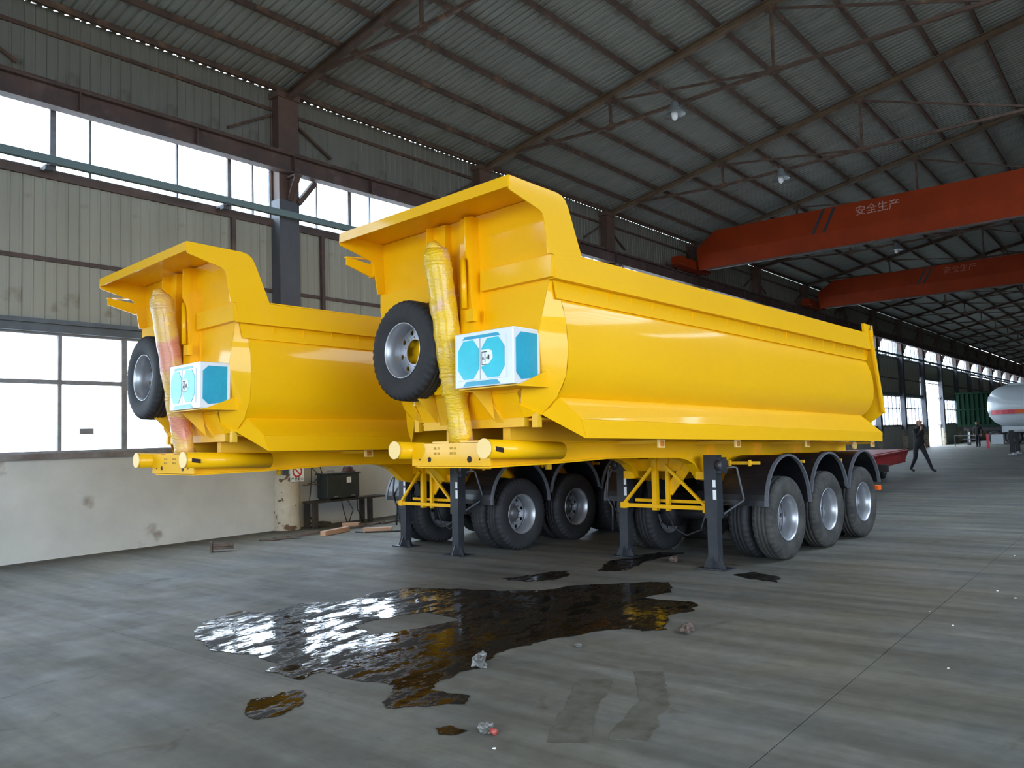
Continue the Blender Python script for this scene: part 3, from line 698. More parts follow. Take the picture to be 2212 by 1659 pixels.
    for zz in (2.455, 2.028):
        a, b_ = (.36, .90) if zz > 2.2 else (.38, .88)
        MB().plate([P(-6.4215, a, zz - .022), P(-6.4215, b_, zz - .022), P(-6.4215, b_ - .05, zz + .022), P(-6.4215, a + .05, zz + .022)], .003).obj('film_strip', M['film2'], tb)
    m_ = .06; oc = [(-6.38 + m_, 2.47), (-6.10, 2.47), (-6.10, 2.07), (-6.38 + m_, 2.04), (-6.385, 2.04 + m_), (-6.385, 2.47 - m_)]
    MB().plate([P(a, 1.0415, b_) for a, b_ in oc], .002).obj('film_patch', M['film2'], tb)
    MB().plate([P(-6.4, 1.06, 1.975), P(-5.95, 1.06, 2.155), P(-5.92, 1.06, 1.985)], .012).obj('toolbox_bracket', Y, t)
    MB().plate([P(-6.40, .30, 1.985), P(-6.40, 1.065, 1.985), P(-5.95, 1.065, 1.985), P(-6.05, .30, 1.985)], .012).obj('toolbox_shelf', YD, t)
    # spare wheel facing forward
    sw = inst('spare_wheel', TY, t, P(-6.29, -.56, 2.45), (0, 0, -PI / 2)); sw.scale = (.94, .97, .97)
    inst('rim', RIM, sw); inst('rim_disc', DISC, sw, (-.06, 0, 0))
    MB().plate([P(-6.12, -.75, 2.9), P(-6.12, -.35, 2.9), P(-6.05, -.3, 1.9), P(-6.05, -.8, 1.9)], .02).obj('spare_carrier', Y, t)
    # --- chassis beams
    for s in (1, -1):
        low = [(-6.22, 1.255), (-5.39, 1.272), (-4.47, 1.312), (-3.9, 1.318), (-3.06, 1.308), (-2.85, 1.285), (-2.66, 1.225), (-2.52, 1.12), (-2.43, 1.035), (-2.2, .99), (2.35, .99)]
        topl = [(2.35, 1.50), (-6.22, 1.485)]
        c = MB().plate([P(a, s * .50, b_) for a, b_ in low + topl], .016)
        for (a, b_), (c_, d) in zip(low, low[1:]): c.bar(P(a, s * .50, b_), P(c_, s * .50, d), .14, .014)
        c.bar(P(-6.22, s * .5, 1.49), P(2.35, s * .5, 1.505), .14, .014)
        c.obj('chassis_beam', Y, t)
        # air tank beside the gooseneck
        at = MB().tube([P(-6.42, s * .66, 1.425), P(-5.35, s * .655, 1.40)], .088, 28)
        at = at.obj('air_tank', Y, t)
        MB().tube([P(-6.43, s * .66, 1.425), P(-6.415, s * .66, 1.425)], .092, 28).obj('tank_cap', M['cream'], at)
        MB().plate([P(-6.36, s * .749, 1.40), P(-6.36, s * .749, 1.445), P(-6.26, s * .751, 1.43), P(-6.26, s * .751, 1.385)], .004).obj('slot', M['hole'], at)
        # marker lights
        for uu in (-4.2, -2.53, -.53, 1.95):
            ml = MB().box(s * 1.10 - .012, s * 1.10 + .012, uu - .06, uu + .06, 1.42, 1.51).obj('marker_light', M['cream'], t)
            MB().box(s * 1.115 - .004, s * 1.115 + .004, uu - .035, uu + .035, 1.435, 1.495).obj('lens', M['lens_dark'], ml)
            MB().box(min(s * .5, s * 1.1), max(s * .5, s * 1.1), uu - .02, uu + .02, 1.465, 1.50).obj('outrigger', YD, t)
        for uu in (-2.15, -.85, .45): MB().box(min(s * .50, s * .60), max(s * .50, s * .60), uu - .05, uu + .05, 1.0, 1.49).obj('web_stiffener', Y, t)
        # --- landing leg
        lu = -2.43 + .12 * (-s) + dy; gl = g(lu)
        lg = MB().box(s * .76 - .085, s * .76 + .085, lu - .075, lu + .075, .55, 1.33); lg.box(s * .76 - .068, s * .76 + .068, lu - .058, lu + .058, gl + .10, .58); lg = lg.obj('landing_leg', M['black_steel'], t)
        ft = MB().box(s * .76 - .19, s * .76 + .19, lu - .14, lu + .14, gl, gl + .014)
        ft.plate([P(lu - .03, s * .76 - .15, gl + .014), P(lu - .03, s * .76 + .15, gl + .014), P(lu - .03, s * .76 + .075, gl + .17), P(lu - .03, s * .76 - .075, gl + .17)], .012)
        ft.plate([P(lu - .13, s * .76, gl + .014), P(lu + .13, s * .76, gl + .014), P(lu + .07, s * .76, gl + .15), P(lu - .07, s * .76, gl + .15)], .012); ft.obj('foot', M['black_steel'], lg)
        gb = MB().tube([P(lu, s * .83, 1.20), P(lu, s * .93, 1.20)], .09, 16); gb.box(min(s * .83, s * .91), max(s * .83, s * .91), lu - .06, lu + .08, 1.1, 1.30); gb.obj('gearbox', M['black_steel'], lg)
        for i in range(5): MB().tube([P(lu - .082, s * .76 - s * .06, 1.05 + i * .055), P(lu - .072, s * .76 - s * .06, 1.05 + i * .055)], .012, 6).obj('bolt', M['black_steel'], lg)
        if s > 0:
            MB().tube([P(lu + .02, .9, 1.16), P(lu + .05, 1.02, 1.18), P(lu + .09, 1.04, 1.17), P(lu + .26, 1.03, .78), P(lu + .27, 1.02, .76), P(lu + .06, .86, .60)], .012, 8).obj('crank_handle', M['grey_lip'], lg)
        else:
            MB().tube([P(lu + .02, -.9, 1.16), P(lu, -1.0, 1.16), P(lu - .03, -1.02, 1.14), P(lu - .03, -1.06, .75), P(lu - .03, -.96, .60), P(lu - .03, -.97, .28)], .016, 8).obj('crank_handle', M['black_steel'], lg)
        MB().box(s * .76 + .035, s * .76 + .075, lu - .078, lu - .075, .93, 1.02).box(s * .76 + .035, s * .76 + .08, lu - .078, lu - .075, .78, .90).obj('data_label', M['white'], lg)
    # leg cross bracing (yellow)
    lb_ = MB(); lu = -2.43 + dy
    lb_.bar(P(lu - .06, -.70, .66), P(lu - .06, .68, .66), .04, .05); lb_.bar(P(lu + .15, -.6, .72), P(lu + .15, .6, .72), .04, .04)
    lb_.bar(P(lu - .06, -.66, .67), P(lu - .06, -.18, 1.17), .035, .035); lb_.bar(P(lu - .06, .62, .67), P(lu - .06, .02, 1.20), .035, .035)
    lb_.box(-.69, -.60, lu - .09, lu - .03, .62, .70); lb_.box(.58, .70, lu - .09, lu - .03, .60, .70)
    lb_.obj('leg_brace', Y, t)
    cf = MB().box(-.22, -.15, lu - .02, lu + .05, .60, 1.3).box(-.02, .03, lu, lu + .05, .60, 1.3); cf.plate([P(lu + .03, -.30, 1.30), P(lu + .03, .30, 1.30), P(lu + .03, .2, 1.14), P(lu + .03, -.2, 1.14)], .02)
    cf.bar(P(lu + .05, .0, .85), P(lu + .05, .30, 1.2), .02, .14); cf.bar(P(lu + .1, -.5, 1.2), P(lu + .1, .5, 1.2), .08, .16); cf.obj('centre_bracket', Y, t)
    for s in (1, -1): MB().box(min(s * .5, s * .62), max(s * .5, s * .62), lu - .10, lu + .05, 1.02, 1.12).obj('leg_lug', Y, t)
    # --- front coupling plate with stencilled marks and holes
    fp = MB().plate([P(-6.25, -.575, 1.262), P(-6.25, .575, 1.262), P(-6.25, .575, 1.485), P(-6.25, -.575, 1.485)], .02)
    fp = fp.obj('front_plate', Y, t)
    for vv, rr in ((-.30, .026), (.29, .032), (-.45, .009), (.43, .009)):
        MB().tube([P(-6.263, vv, 1.325), P(-6.258, vv, 1.325)], rr, 20).obj('plate_hole', M['hole'], fp)
    for vv in (-.22, .02):
        for zz, tx in ((1.435, '20L-25' if vv < 0 else '50E-10'), (1.385, '40E-20' if vv < 0 else '30E-25')):
            text(tx, .034, 'ink_faint', fp, P(-6.262, vv + .03, zz), (PI / 2, 0, 0), .0005)
    MB().plate([P(-6.25, -.50, 1.25), P(-6.25, .58, 1.25), P(-4.6, .52, 1.30), P(-4.6, -.52, 1.30)], .014).obj('gooseneck_bottom_plate', Y, t)
    MB().box(-.30, .5, -6.22, -4.5, 1.49, 1.505).obj('gooseneck_top_plate', Y, t)
    MB().tube([P(-4.9, .1, 1.28), P(-4.9, .1, 1.20)], .045, 14, True, [.035, .035]).obj('kingpin', YD, t)
    for uu in (-5.6, -3.4, -1.9, -.6, .7, 2.2): MB().box(-.5, .5, uu - .04, uu + .04, 1.33, 1.48).obj('crossmember', YD, t)
    # body rests on runners
    for s in (1, -1): MB().box(s * .42 - .05, s * .42 + .05, -5.88, 1.9, 1.505, 1.70).obj('body_runner', YD, t)
    # --- running gear
    for i in range(3):
        uu = -1.43 + 1.31 * i; hw = RT + g(uu)
        MB().tube([P(uu, -.95, hw), P(uu, .95, hw)], .075, 14).obj('axle', M['dark_steel'], t)
        for s in (1, -1):
            r_ = random.random() * 2
            wheel(t, P(uu, s * (1.22 - .146), hw), s, TYD if loc[0] > -6 else TY, r_)
            wheel(t, P(uu, s * (1.22 - .146 - .335), hw), s, TY, r_ + .3, False, 'inner_wheel')
            MB().lathe([(-.1, .0), (-.1, .2), (.1, .2), (.1, .0)], 20, 'X', off=P(uu, s * .55, hw)).obj('brake_drum', M['dark_steel'], t)
            sp = MB().plate([P(uu - .55, s * .46, .88), P(uu - .3, s * .46, .78), P(uu + .3, s * .46, .78), P(uu + .55, s * .46, .88), P(uu + .55, s * .46, .80), P(uu + .3, s * .46, .68), P(uu - .3, s * .46, .68), P(uu - .55, s * .46, .80)], .08); sp.obj('leaf_spring', M['dark_steel'], t)
            MB().plate([P(uu - .72, s * .46, 1.0), P(uu - .50, s * .46, 1.0), P(uu - .56, s * .46, .76), P(uu - .66, s * .46, .76)], .12).obj('spring_hanger', M['dark_steel'], t)
            # fender
            fu = uu - .06; R1 = .635; vs = []; n = 28
            a0, a1 = -.02, PI + .02; lo_ = .68 if i == 0 else .80
            arc = [P(fu - R1, 0, lo_)] + [P(fu - R1 * math.cos(PI * q / n), 0, .68 + .02 * i + R1 * math.sin(PI * q / n)) for q in range(n + 1) if (.68 + R1 * math.sin(PI * q / n)) >= lo_] + ([P(fu + R1, 0, .80)] if False else [])
            mb = MB(); va, vb = s * .62, s * 1.245
            for q in range(len(arc) - 1):
                a, b_ = arc[q], arc[q + 1]
                mb.plate([(va, a[1], a[2]), (vb, a[1], a[2]), (vb, b_[1], b_[2]), (va, b_[1], b_[2])], .010)
            fo = mb.obj('fender', M['black_plastic'], t)
            lp = MB()
            for q in range(len(arc) - 1): lp.bar((vb, arc[q][1], arc[q][2] - .0), (vb, arc[q + 1][1], arc[q + 1][2]), .026, .045, up=(1, 0, 0))
            lp.obj('fender_edge', M['grey_lip'], fo)
            if i == 0:
                MB().tube([P(uu - .80, s * .80, 1.21), P(fu - .40, s * .80, 1.215)], .001, 4)
            fs_ = MB().bar(P(fu - .52 , s * .5, 1.22), P(fu - .52, s * 1.12, 1.22), .03, .04); fs_.obj('fender_stay', YD, t)
            for vv in (.72, 1.0): MB().box(s * vv - .012, s * vv + .012, fu - .57, fu - .53, 1.18, 1.26).obj('fender_clamp', YD, t)
    for s in (1, -1):
        MB().box(s * 1.18 - .03, s * 1.18 + .03, 1.80, 1.93, .73, .80).obj('rear_marker', M['orange_lens'], t)
    MB().box(-1.2, 1.2, 2.28, 2.36, 1.0, 1.12).obj('rear_bumper', M['dark_steel'], t)
    MB().tube([P(1.5, .95, 1.44), P(1.5, 1.0, 1.44)], .06, 14).obj('hinge_roller', M['cream'], t)
    # hoses under the chassis
    MB().tube([P(lu + .3, -.2, .62), P(lu + .3, -.1, .35), P(lu + .3, .1, .26), P(lu + .3, .32, .35), P(lu + .3, .4, .6)], .012, 8).obj('air_hose', M['cable'], t)
    MB().box(-.35, .35, -1.1, -.7, .62, .80).obj('air_reservoir', M['dark_steel'], t)
    return t
trA = make_trailer((-4.954, 11.899), 4.674, 1.642, 'right, nearer yellow tipper semi-trailer, its whole side and near wheels in view')
trB = make_trailer((-8.725, 11.053), 4.551, 1.268, 'left, farther yellow tipper semi-trailer with pinkish wrapped cylinder, behind the other one', dy=.2, wrap='wrap_pink')

# ------------------------------------------------------------------ puddles and marks on the floor
def blob(name, outline, label, mk='water', z=.003, amp=.05, sub=10, hole=None, group=None, cat='puddle'):
    c = D.curves.new(name, 'CURVE'); c.dimensions = '2D'; c.fill_mode = 'BOTH'; c.extrude = .0015
    for poly in ([outline] + ([hole] if hole else [])):
        pts = []
        for i in range(len(poly)):
            a = Vector(poly[i]).to_3d(); b_ = Vector(poly[(i + 1) % len(poly)]).to_3d()
            for q in range(sub):
                p = a.lerp(b_, q / sub); k = 1.0
                p += Vector((noise.noise(p * 6.1), noise.noise(p * 6.1 + Vector((5, 3, 0))), 0)) * amp + Vector((noise.noise(p * 21), noise.noise(p * 21 + Vector((9, 1, 0))), 0)) * amp * .55
                pts.append(p)
        s = c.splines.new('POLY'); s.points.add(len(pts) - 1); s.use_cyclic_u = True
        for i, p in enumerate(pts): s.points[i].co = (p.x, p.y, 0, 1)
    o = D.objects.new(name, c); COL.objects.link(o); dg = bpy.context.evaluated_depsgraph_get()
    me = D.meshes.new_from_object(o.evaluated_get(dg)); D.objects.remove(o); me.name = name; me.materials.clear(); me.materials.append(M[mk])
    o = D.objects.new(name, me); o.location = (0, 0, z); COL.objects.link(o); return tag(o, label, cat, group)
PD = [[-7.01, 3.87], [-7.37, 4.18], [-7.53, 4.68], [-7.16, 4.77], [-7.3, 5.21], [-6.91, 5.57], [-7.03, 6.0], [-6.92, 6.46], [-6.49, 6.64], [-5.8, 6.88], [-5.42, 7.15], [-5.31, 7.53], [-4.68, 8.1], [-4.46, 8.2], [-4.18, 7.71], [-4.33, 7.29], [-3.74, 7.37], [-3.59, 7.06], [-3.68, 6.73], [-3.45, 6.25], [-3.59, 6.09], [-3.81, 6.07], [-3.86, 6.0], [-4.11, 5.47], [-4.21, 4.98], [-4.07, 4.53], [-4.08, 4.1], [-4.0, 3.93], [-3.69, 3.96], [-3.62, 3.84], [-3.79, 3.64], [-3.98, 3.49], [-4.17, 3.7], [-4.28, 3.89], [-4.63, 3.76], [-4.99, 3.8], [-4.98, 3.54], [-5.36, 3.56], [-5.46, 3.72], [-5.9, 3.75], [-6.17, 3.66], [-6.59, 3.74]]
HL = [[-5.98, 4.87], [-5.92, 5.4], [-5.8, 5.66], [-5.23, 5.58], [-5.32, 5.31], [-5.42, 4.94], [-5.55, 4.73]]
blob('puddle', PD, 'large dark muddy puddle spreading over the concrete in front of the trailers', hole=HL)
blob('puddle', [[-6.3, 7.48], [-6.16, 7.85], [-6.0, 8.32], [-5.75, 8.0], [-5.7, 7.75], [-5.9, 7.43]], 'narrow black wet patch just behind the large puddle, under the left of the tipper', amp=.08)
blob('puddle', [[-4.05, 9.0], [-3.9, 9.3], [-3.55, 9.1], [-3.45, 8.8], [-3.8, 8.85]], 'thin black wet streak beside the front right tyre', amp=.06)
blob('puddle', [[-5.9, 9.2], [-5.7, 10.2], [-5.35, 10.3], [-5.45, 9.4], [-5.3, 8.6], [-5.6, 8.5]], 'dark wet trail leading under the right trailer between its landing legs', amp=.07)
blob('puddle', [[-4.65, 2.89], [-4.86, 3.1], [-4.82, 3.27], [-4.74, 3.44], [-4.49, 3.25], [-4.45, 3.0], [-4.53, 2.88]], 'small damp patch in front of the lower left edge of the large puddle', mk='floor_damp' if 'floor_damp' in M else 'water', amp=.05)
blob('puddle', [[-3.45, 3.42], [-3.40, 3.52], [-3.28, 3.50], [-3.27, 3.40], [-3.36, 3.36]], 'smallest black drop of water below the puddle tip, by the red-tipped litter', amp=.03)
for i, (x, y) in enumerate(((-3.9, 3.1), (-2.9, 3.3), (-4.4, 3.35), (-3.9, 4.3), (-2.6, 5.9))): pass

# tyre marks as thin dirt films
M['mark'] = mat('tyre_dirt', (.048, .042, .024), .85, col2=(.105, .098, .08), mix=(.3, .6), nscale=5)
def tyremark(pts, w, label):
    o = []; P2 = [Vector(p) for p in pts]
    L_, R_ = [], []
    for i, p in enumerate(P2):
        d = (P2[min(i + 1, len(P2) - 1)] - P2[max(i - 1, 0)]).normalized(); n_ = Vector((-d.y, d.x)); L_.append(p + n_ * w / 2); R_.append(p - n_ * w / 2)
    poly = [tuple(p) for p in L_ + R_[::-1]]
    return blob('tyre_mark', poly, label, 'mark', .0005, .03, 14, cat='tyre mark', group='tyre marks on the concrete')
tyremark([(-3.18, 4.75), (-2.95, 4.2), (-2.68, 3.68)], .22, 'left of the two parallel brown tyre marks on the concrete')
tyremark([(-2.98, 5.1), (-2.62, 4.55), (-2.44, 3.9)], .20, 'right of the two parallel brown tyre marks on the concrete')

# ------------------------------------------------------------------ things on the floor by the wall
sb = empty('steel_offcut', (-12.07, 7.2, 0), .95, label='short rusty I-shaped steel offcut lying on the floor by the whitewashed wall', cat='steel offcut')
MB().box(-.17, .17, -.05, .05, .07, .082).box(-.17, .17, -.05, -.04, .03, .13).obj('web', M['scrap'], sb); MB().box(-.19, -.16, -.09, .09, 0, .17).obj('end_plate', M['scrap'], sb)
for loc, rz, l, tx in (((-12.26, 9.64, .042), 1.86, .78, 'left raw wooden plank lying tilted by the bench'), ((-11.66, 10.17, .042), .72, .54, 'right raw wooden plank lying by the black landing leg'), ((-12.9, 10.55, .04), .5, .35, 'short wood block under the welding cabinet bench')):
    b_ = bevel(tag(MB().box(-l / 2, l / 2, -.06, .06, -.04, .045).obj('wooden_plank', M['wood'], loc=loc, rot=(0, 0, rz)), tx, 'plank'), .004)
# scrap strips and dust
def crumple(name, loc, r, mk, label, cat, seed, flat=.5, group=None):
    rnd = random.Random(seed); n, m_ = 14, 9; vs = []
    for i in range(m_):
        ph = PI * i / (m_ - 1)
        for k_ in range(n):
            a = 2 * PI * k_ / n; d = Vector((math.sin(ph) * math.cos(a), math.sin(ph) * math.sin(a), math.cos(ph)))
            q = 1 + .75 * noise.noise(d * 1.9 + Vector((seed, 0, 0))) + .5 * noise.noise(d * 5 + Vector((0, seed, 0)))
            vs.append((d.x * r * q, d.y * r * q * .7, max(-.0, (d.z * q + .62) * r * flat)))
    fs = [(i * n + k_, i * n + (k_ + 1) % n, (i + 1) * n + (k_ + 1) % n, (i + 1) * n + k_) for i in range(m_ - 1) for k_ in range(n)]
    o = MB().add(vs, fs).obj(name, M[mk], loc=(loc[0], loc[1], .002), rot=(0, 0, seed)); return tag(o, label, cat, group)
lt = crumple('litter', (-3.16, 3.55), .055, 'litter', 'crumpled grey plastic scrap with a red end, below the puddle', 'litter', 3)
MB().lathe([(0, 0), (0, .018), (.04, .016), (.05, 0)], 12, 'X', off=(-.08, .0, .018)).obj('red_cap', M['red_cap'], lt)
crumple('litter', (-0.98, 2.95), .055, 'litter_white', 'crumpled white paper scrap at the bottom right of the floor', 'litter', 8)
crumple('litter', (-3.27, 6.26), .085, 'scrap', 'brown clod of dirt and plastic right of the large puddle', 'litter', 5)
crumple('litter', (-4.08, 4.52), .07, 'litter', 'clear plastic scrap lying at the right edge of the large puddle', 'litter', 6, .8)
crumple('litter', (-3.78, 5.38), .035, 'litter', 'small twisted plastic scrap between the puddle and the brown clod', 'litter', 9)
crumple('litter', (-5.12, 9.55), .08, 'scrap', 'dark clod beside the wet trail near the landing leg', 'litter', 2)
pb = tag(MB().obj('pebbles', M['litter_white']), 'pale grit and chips scattered over the concrete', 'grit', kind='stuff')
g_ = MB(); rnd = random.Random(3)
for i in range(60):
    x, y = rnd.uniform(-8, -.5), rnd.uniform(2.8, 12)
    if (-7.7 < x < -3.3 and 2.8 < y < 8.4) or (-6.2 < x < -2.2 and 3.4 < y < 18) or (x < -4.5 and y > 4): continue
    s_ = rnd.uniform(.004, .010); g_.plate([(x - s_, y - s_, s_ / 3), (x + s_, y - s_ * .6, s_ / 3), (x + s_ * .7, y + s_, s_ / 3), (x - s_ * .8, y + s_ * .7, s_ / 3)], s_ * .6)
pb.data = g_.mesh('pebbles', M['litter_white'])
sc_ = MB(); rnd = random.Random(11)
for i in range(46):
    f_ = rnd.random(); x = -12.55 - .3 * f_ + rnd.uniform(-.2, .10); y = 8.2 + 4.2 * f_; l = rnd.uniform(.1, .5); a = rnd.uniform(.9, 1.6)
    sc_.bar((x, y, .012), (x + l * math.cos(a), y + l * math.sin(a), .014 + rnd.uniform(0, .02)), rnd.uniform(.02, .09), .02)
tag(sc_.obj('swept_scrap', M['scrap']), 'swept line of brown scrap and dust on the floor in front of the bench', 'scrap', kind='stuff')
tag(MB().tube([(-12.0, 9.9, .012), (-11.75, 10.0, .012), (-11.3, 10.4, .012), (-10.9, 11.2, .012), (-10.6, 12.0, .012)], .012, 8).obj('floor_cable', M['cable']), 'black cable lying on the floor from the planks towards the left trailer', 'cable')

# bench with welding cabinet
bn = empty('workbench', (-13.5, 10.9, 0), 0, label='low black steel bench against the wall beside the plastered column', cat='bench')
MB().box(-.18, .18, -.95, .95, .50, .54).obj('bench_top', M['bench'], bn)
for yy in (-.88, .55):
    for xx in (-.13, .13): MB().box(xx - .035, xx + .035, yy - .05, yy + .05, 0, .50).obj('leg', M['bench'], bn)
MB().box(-.15, .15, -.85, -.5, .06, .1).obj('shelf', M['bench'], bn)
wc = empty('welding_cabinet', (-13.5, 10.62, .54), 0, label='dark welding cabinet with a small white label standing on the bench', cat='cabinet')
wc.location = (-13.5, 10.72, .54)
bevel(MB().box(-.17, .17, -.42, .42, .03, .52).obj('housing', M['welder'], wc), .012); MB().box(-.19, .19, -.45, .45, .52, .545).obj('lid', M['bench'], wc)
MB().tube([(0, -.30, .54), (0, -.30, .59), (0, -.12, .59), (0, -.12, .54)], .010, 8).obj('handle', M['frame'], wc)
lb = MB().box(.171, .174, .08, .20, .33, .45).obj('label_plate', M['white'], wc); text('1', .08, 'ink', lb, (.176, .14, .39), (PI / 2, 0, PI / 2))
for yy in (-.2, .25): MB().box(.165, .175, yy - .05, yy + .05, .05, .07).obj('vent', M['frame'], wc)
for yy in (-.36, .36): MB().box(-.15, .15, yy - .03, yy + .03, 0, .03).obj('skid', M['bench'], wc)
ht = MB(); ht.lathe([(0, .0), (0, .14), (.012, .145), (.03, .12), (.09, .11), (.13, .08), (.14, 0)], 20, 'Z'); ht.plate([(.05, -.22, .015), (.12, -.1, .02), (.12, .1, .02), (-.1, .1, .02), (-.1, -.1, .02)], .012)
tag(ht.obj('work_cap', M['leather'], loc=(-13.5, 10.98, 1.086)), 'dark red cap resting on top of the welding cabinet', 'cap')
for i, pts in enumerate([[(-13.45, 9.98, 1.25), (-13.45, 10.2, 1.05), (-13.5, 10.1, .92), (-13.5, 9.95, .9)], [(-13.7, 10.2, 1.45), (-13.72, 10.2, 1.0), (-13.76, 10.2, .7), (-13.78, 10.15, .3), (-13.78, 10.3, .02)], [(-13.3, 10.62, .56), (-13.27, 10.66, .3), (-13.2, 10.70, .012)], [(-13.3, 10.75, .57), (-13.26, 10.9, .3), (-13.3, 10.8, .012)], [(-13.3, 11.05, .57), (-13.24, 11.0, .3), (-13.3, 11.2, .012)], [(-13.75, 10.42, 1.5), (-13.75, 10.45, 1.2), (-13.72, 10.5, 1.0)]]):
    lbls = ['black cable looped around the plastered column', 'long black cable hanging from the wall down past the bench end', 'leftmost cable hanging below the welding cabinet', 'curved middle cable hanging below the welding cabinet', 'rightmost cable hanging below the welding cabinet', 'short black cable hanging behind the welding cabinet']
    tag(MB().tube(pts, .010, 8).obj('cable', M['cable']), lbls[i], 'cable')
MB().box(-13.62, -13.55, 9.9, 10.4, .86, .88).obj('cable_arm', M['rust'], wl)
# no smoking sign on the column
sg = tag(MB().box(-.006, .006, -.16, .16, -.17, .17).obj('no_smoking_sign', M['white'], loc=(-13.54, 9.72, 1.13)), 'white sign with a red ring fixed to the flaking plastered column', 'sign')
MB().lathe([(.004, .085), (.011, .085), (.011, .115), (.004, .115)], 32, 'X', off=(0, 0, .03)).obj('red_ring', M['red_sign'], sg)
MB().bar((.010, -.07, .10), (.010, .07, -.04), .004, .025, up=(0, 1, 1)).obj('red_bar', M['red_sign'], sg)
text('严禁烟火', .075, 'ink', sg, (.008, 0, -.125), (PI / 2, 0, PI / 2))

# ------------------------------------------------------------------ red flatbed trailer
rd = empty('red_flatbed_trailer', (-7.85, 23.5, 0), .07, label='low dark red flatbed trailer parked behind the right tipper trailer', cat='trailer')
MB().box(-1.3, 1.3, -7.0, 6.5, .80, .86).obj('deck', M['red_deck'], rd)
MB().box(1.27, 1.30, -7.0, 6.5, .42, .82).obj('side_beam', M['red_deck'], rd); MB().box(-1.30, -1.27, -7.0, 6.5, .42, .82).obj('side_beam', M['red_deck'], rd)
for i in range(26): MB().plate([(1.30, -6.6 + i * .52, .80), (1.42, -6.6 + i * .52, .80), (1.30, -6.6 + i * .52, .46)], .02).obj('side_bracket', M['red_deck'], rd)
MB().box(1.30, 1.44, -7.0, 6.5, .80, .84).obj('side_rave', M['red_deck'], rd)
MB().box(-1.2, 1.2, -2.6, -2.3, .86, 1.25).obj('riser', M['red_deck'], rd)
MB().tube([(.9, -2.4, .88), (.9, -1.4, 1.6)], .03, 8).obj('ramp_strut', M['dark_steel'], rd)
for yy in (-4.6, -3.4, 4.0):
    for s in (-1, 1):
        wheel(rd, (s * .98, yy, .38), s, TY, .4, True).scale = (.7, .7, .7)
for yy in (5.6,): MB().box(-.5, .5, yy - .1, yy + .1, 0, .8).obj('support_leg', M['dark_steel'], rd)

# ------------------------------------------------------------------ white tank trailer, crosswise
tk = empty('tank_trailer', (-2.2, 48.6, 0), .0, label='white tank trailer with an orange stripe standing crosswise at the right of the hall', cat='tank trailer')
def tank_sec(x, sx):
    out = []
    for i in range(36):
        a = 2 * PI * i / 36; c, s_ = math.cos(a), math.sin(a)
        e = .75; yy = 1.2 * (abs(c) ** e) * (1 if c > 0 else -1) * sx; zz = 1.1 * (abs(s_) ** e) * (1 if s_ > 0 else -1) * sx
        out.append((x, yy, 2.5 + zz))
    return out
secs = [(-4.95, .0), (-4.93, .25), (-4.85, .5), (-4.65, .75), (-4.35, .92), (-4.0, 1.0), (4.0, 1.0), (4.6, .6), (4.8, 0)]
mb = MB(); vs = [p for x, s_ in secs for p in tank_sec(x, s_ + 1e-4)]
mb.add(vs, [(i * 36 + k_, (i + 1) * 36 + k_, (i + 1) * 36 + (k_ + 1) % 36, i * 36 + (k_ + 1) % 36) for i in range(len(secs) - 1) for k_ in range(36)], True).obj('tank_shell', M['tank_white'], tk)
MB().plate([(-3.6, -1.215, 2.08), (4, -1.215, 2.08), (4, -1.215, 2.30), (-3.6, -1.215, 2.30)], .012).obj('stripe', M['orange_band'], tk)
st = [(-4.70, -.88), (-4.45, -1.06), (-4.15, -1.175), (-3.9, -1.215), (-3.6, -1.22)]
mb = MB()
for (a, b_), (c, d) in zip(st, st[1:]): mb.plate([(a, b_, 2.08), (c, d, 2.08), (c, d, 2.30), (a, b_, 2.30)], .02)
mb.obj('stripe_end', M['pink_band'], tk)
MB().box(-3.9, 4, -.35, .35, 3.55, 3.66).obj('walkway', M['tank_white'], tk)
MB().box(-4.3, 4.3, -.6, -.45, 1.15, 1.45).box(-4.3, 4.3, .45, .6, 1.15, 1.45).box(-4.2, 4.2, -1.2, -1.1, 1.25, 1.40).obj('chassis', M['tank_white'], tk)
for s in (-1, 1):
    lg = MB().box(-3.95, -3.75, s * .95 - .1, s * .95 + .1, .12, 1.25).obj('landing_leg', M['dark_steel'], tk); MB().box(-4.05, -3.65, s * .95 - .2, s * .95 + .2, 0, .04).box(-3.9, -3.8, s * .95 - .05, s * .95 + .05, .04, .14).obj('foot', M['rim'], lg)
MB().box(-4.75, -4.2, -1.1, -.6, .55, 1.05).obj('locker', M['tank_white'], tk)
MB().box(-4.95, -4.85, -1.15, -1.05, .35, 1.1).obj('reflector_post', M['pink_band'], tk)
for xx in (-2.4, 1.5, 2.8):
    for s in (-1, 1): w = wheel(tk, (xx, s * .95, .54), 1, TY, .3, True); w.rotation_euler = (0, 0, s * PI / 2)
    MB().tube([(xx, -.9, .54), (xx, .9, .54)], .07, 10).obj('axle', M['dark_steel'], tk)
MB().box(-2.9, 3.4, -1.15, 1.15, .95, 1.15).obj('mudguard', M['dark_steel'], tk)

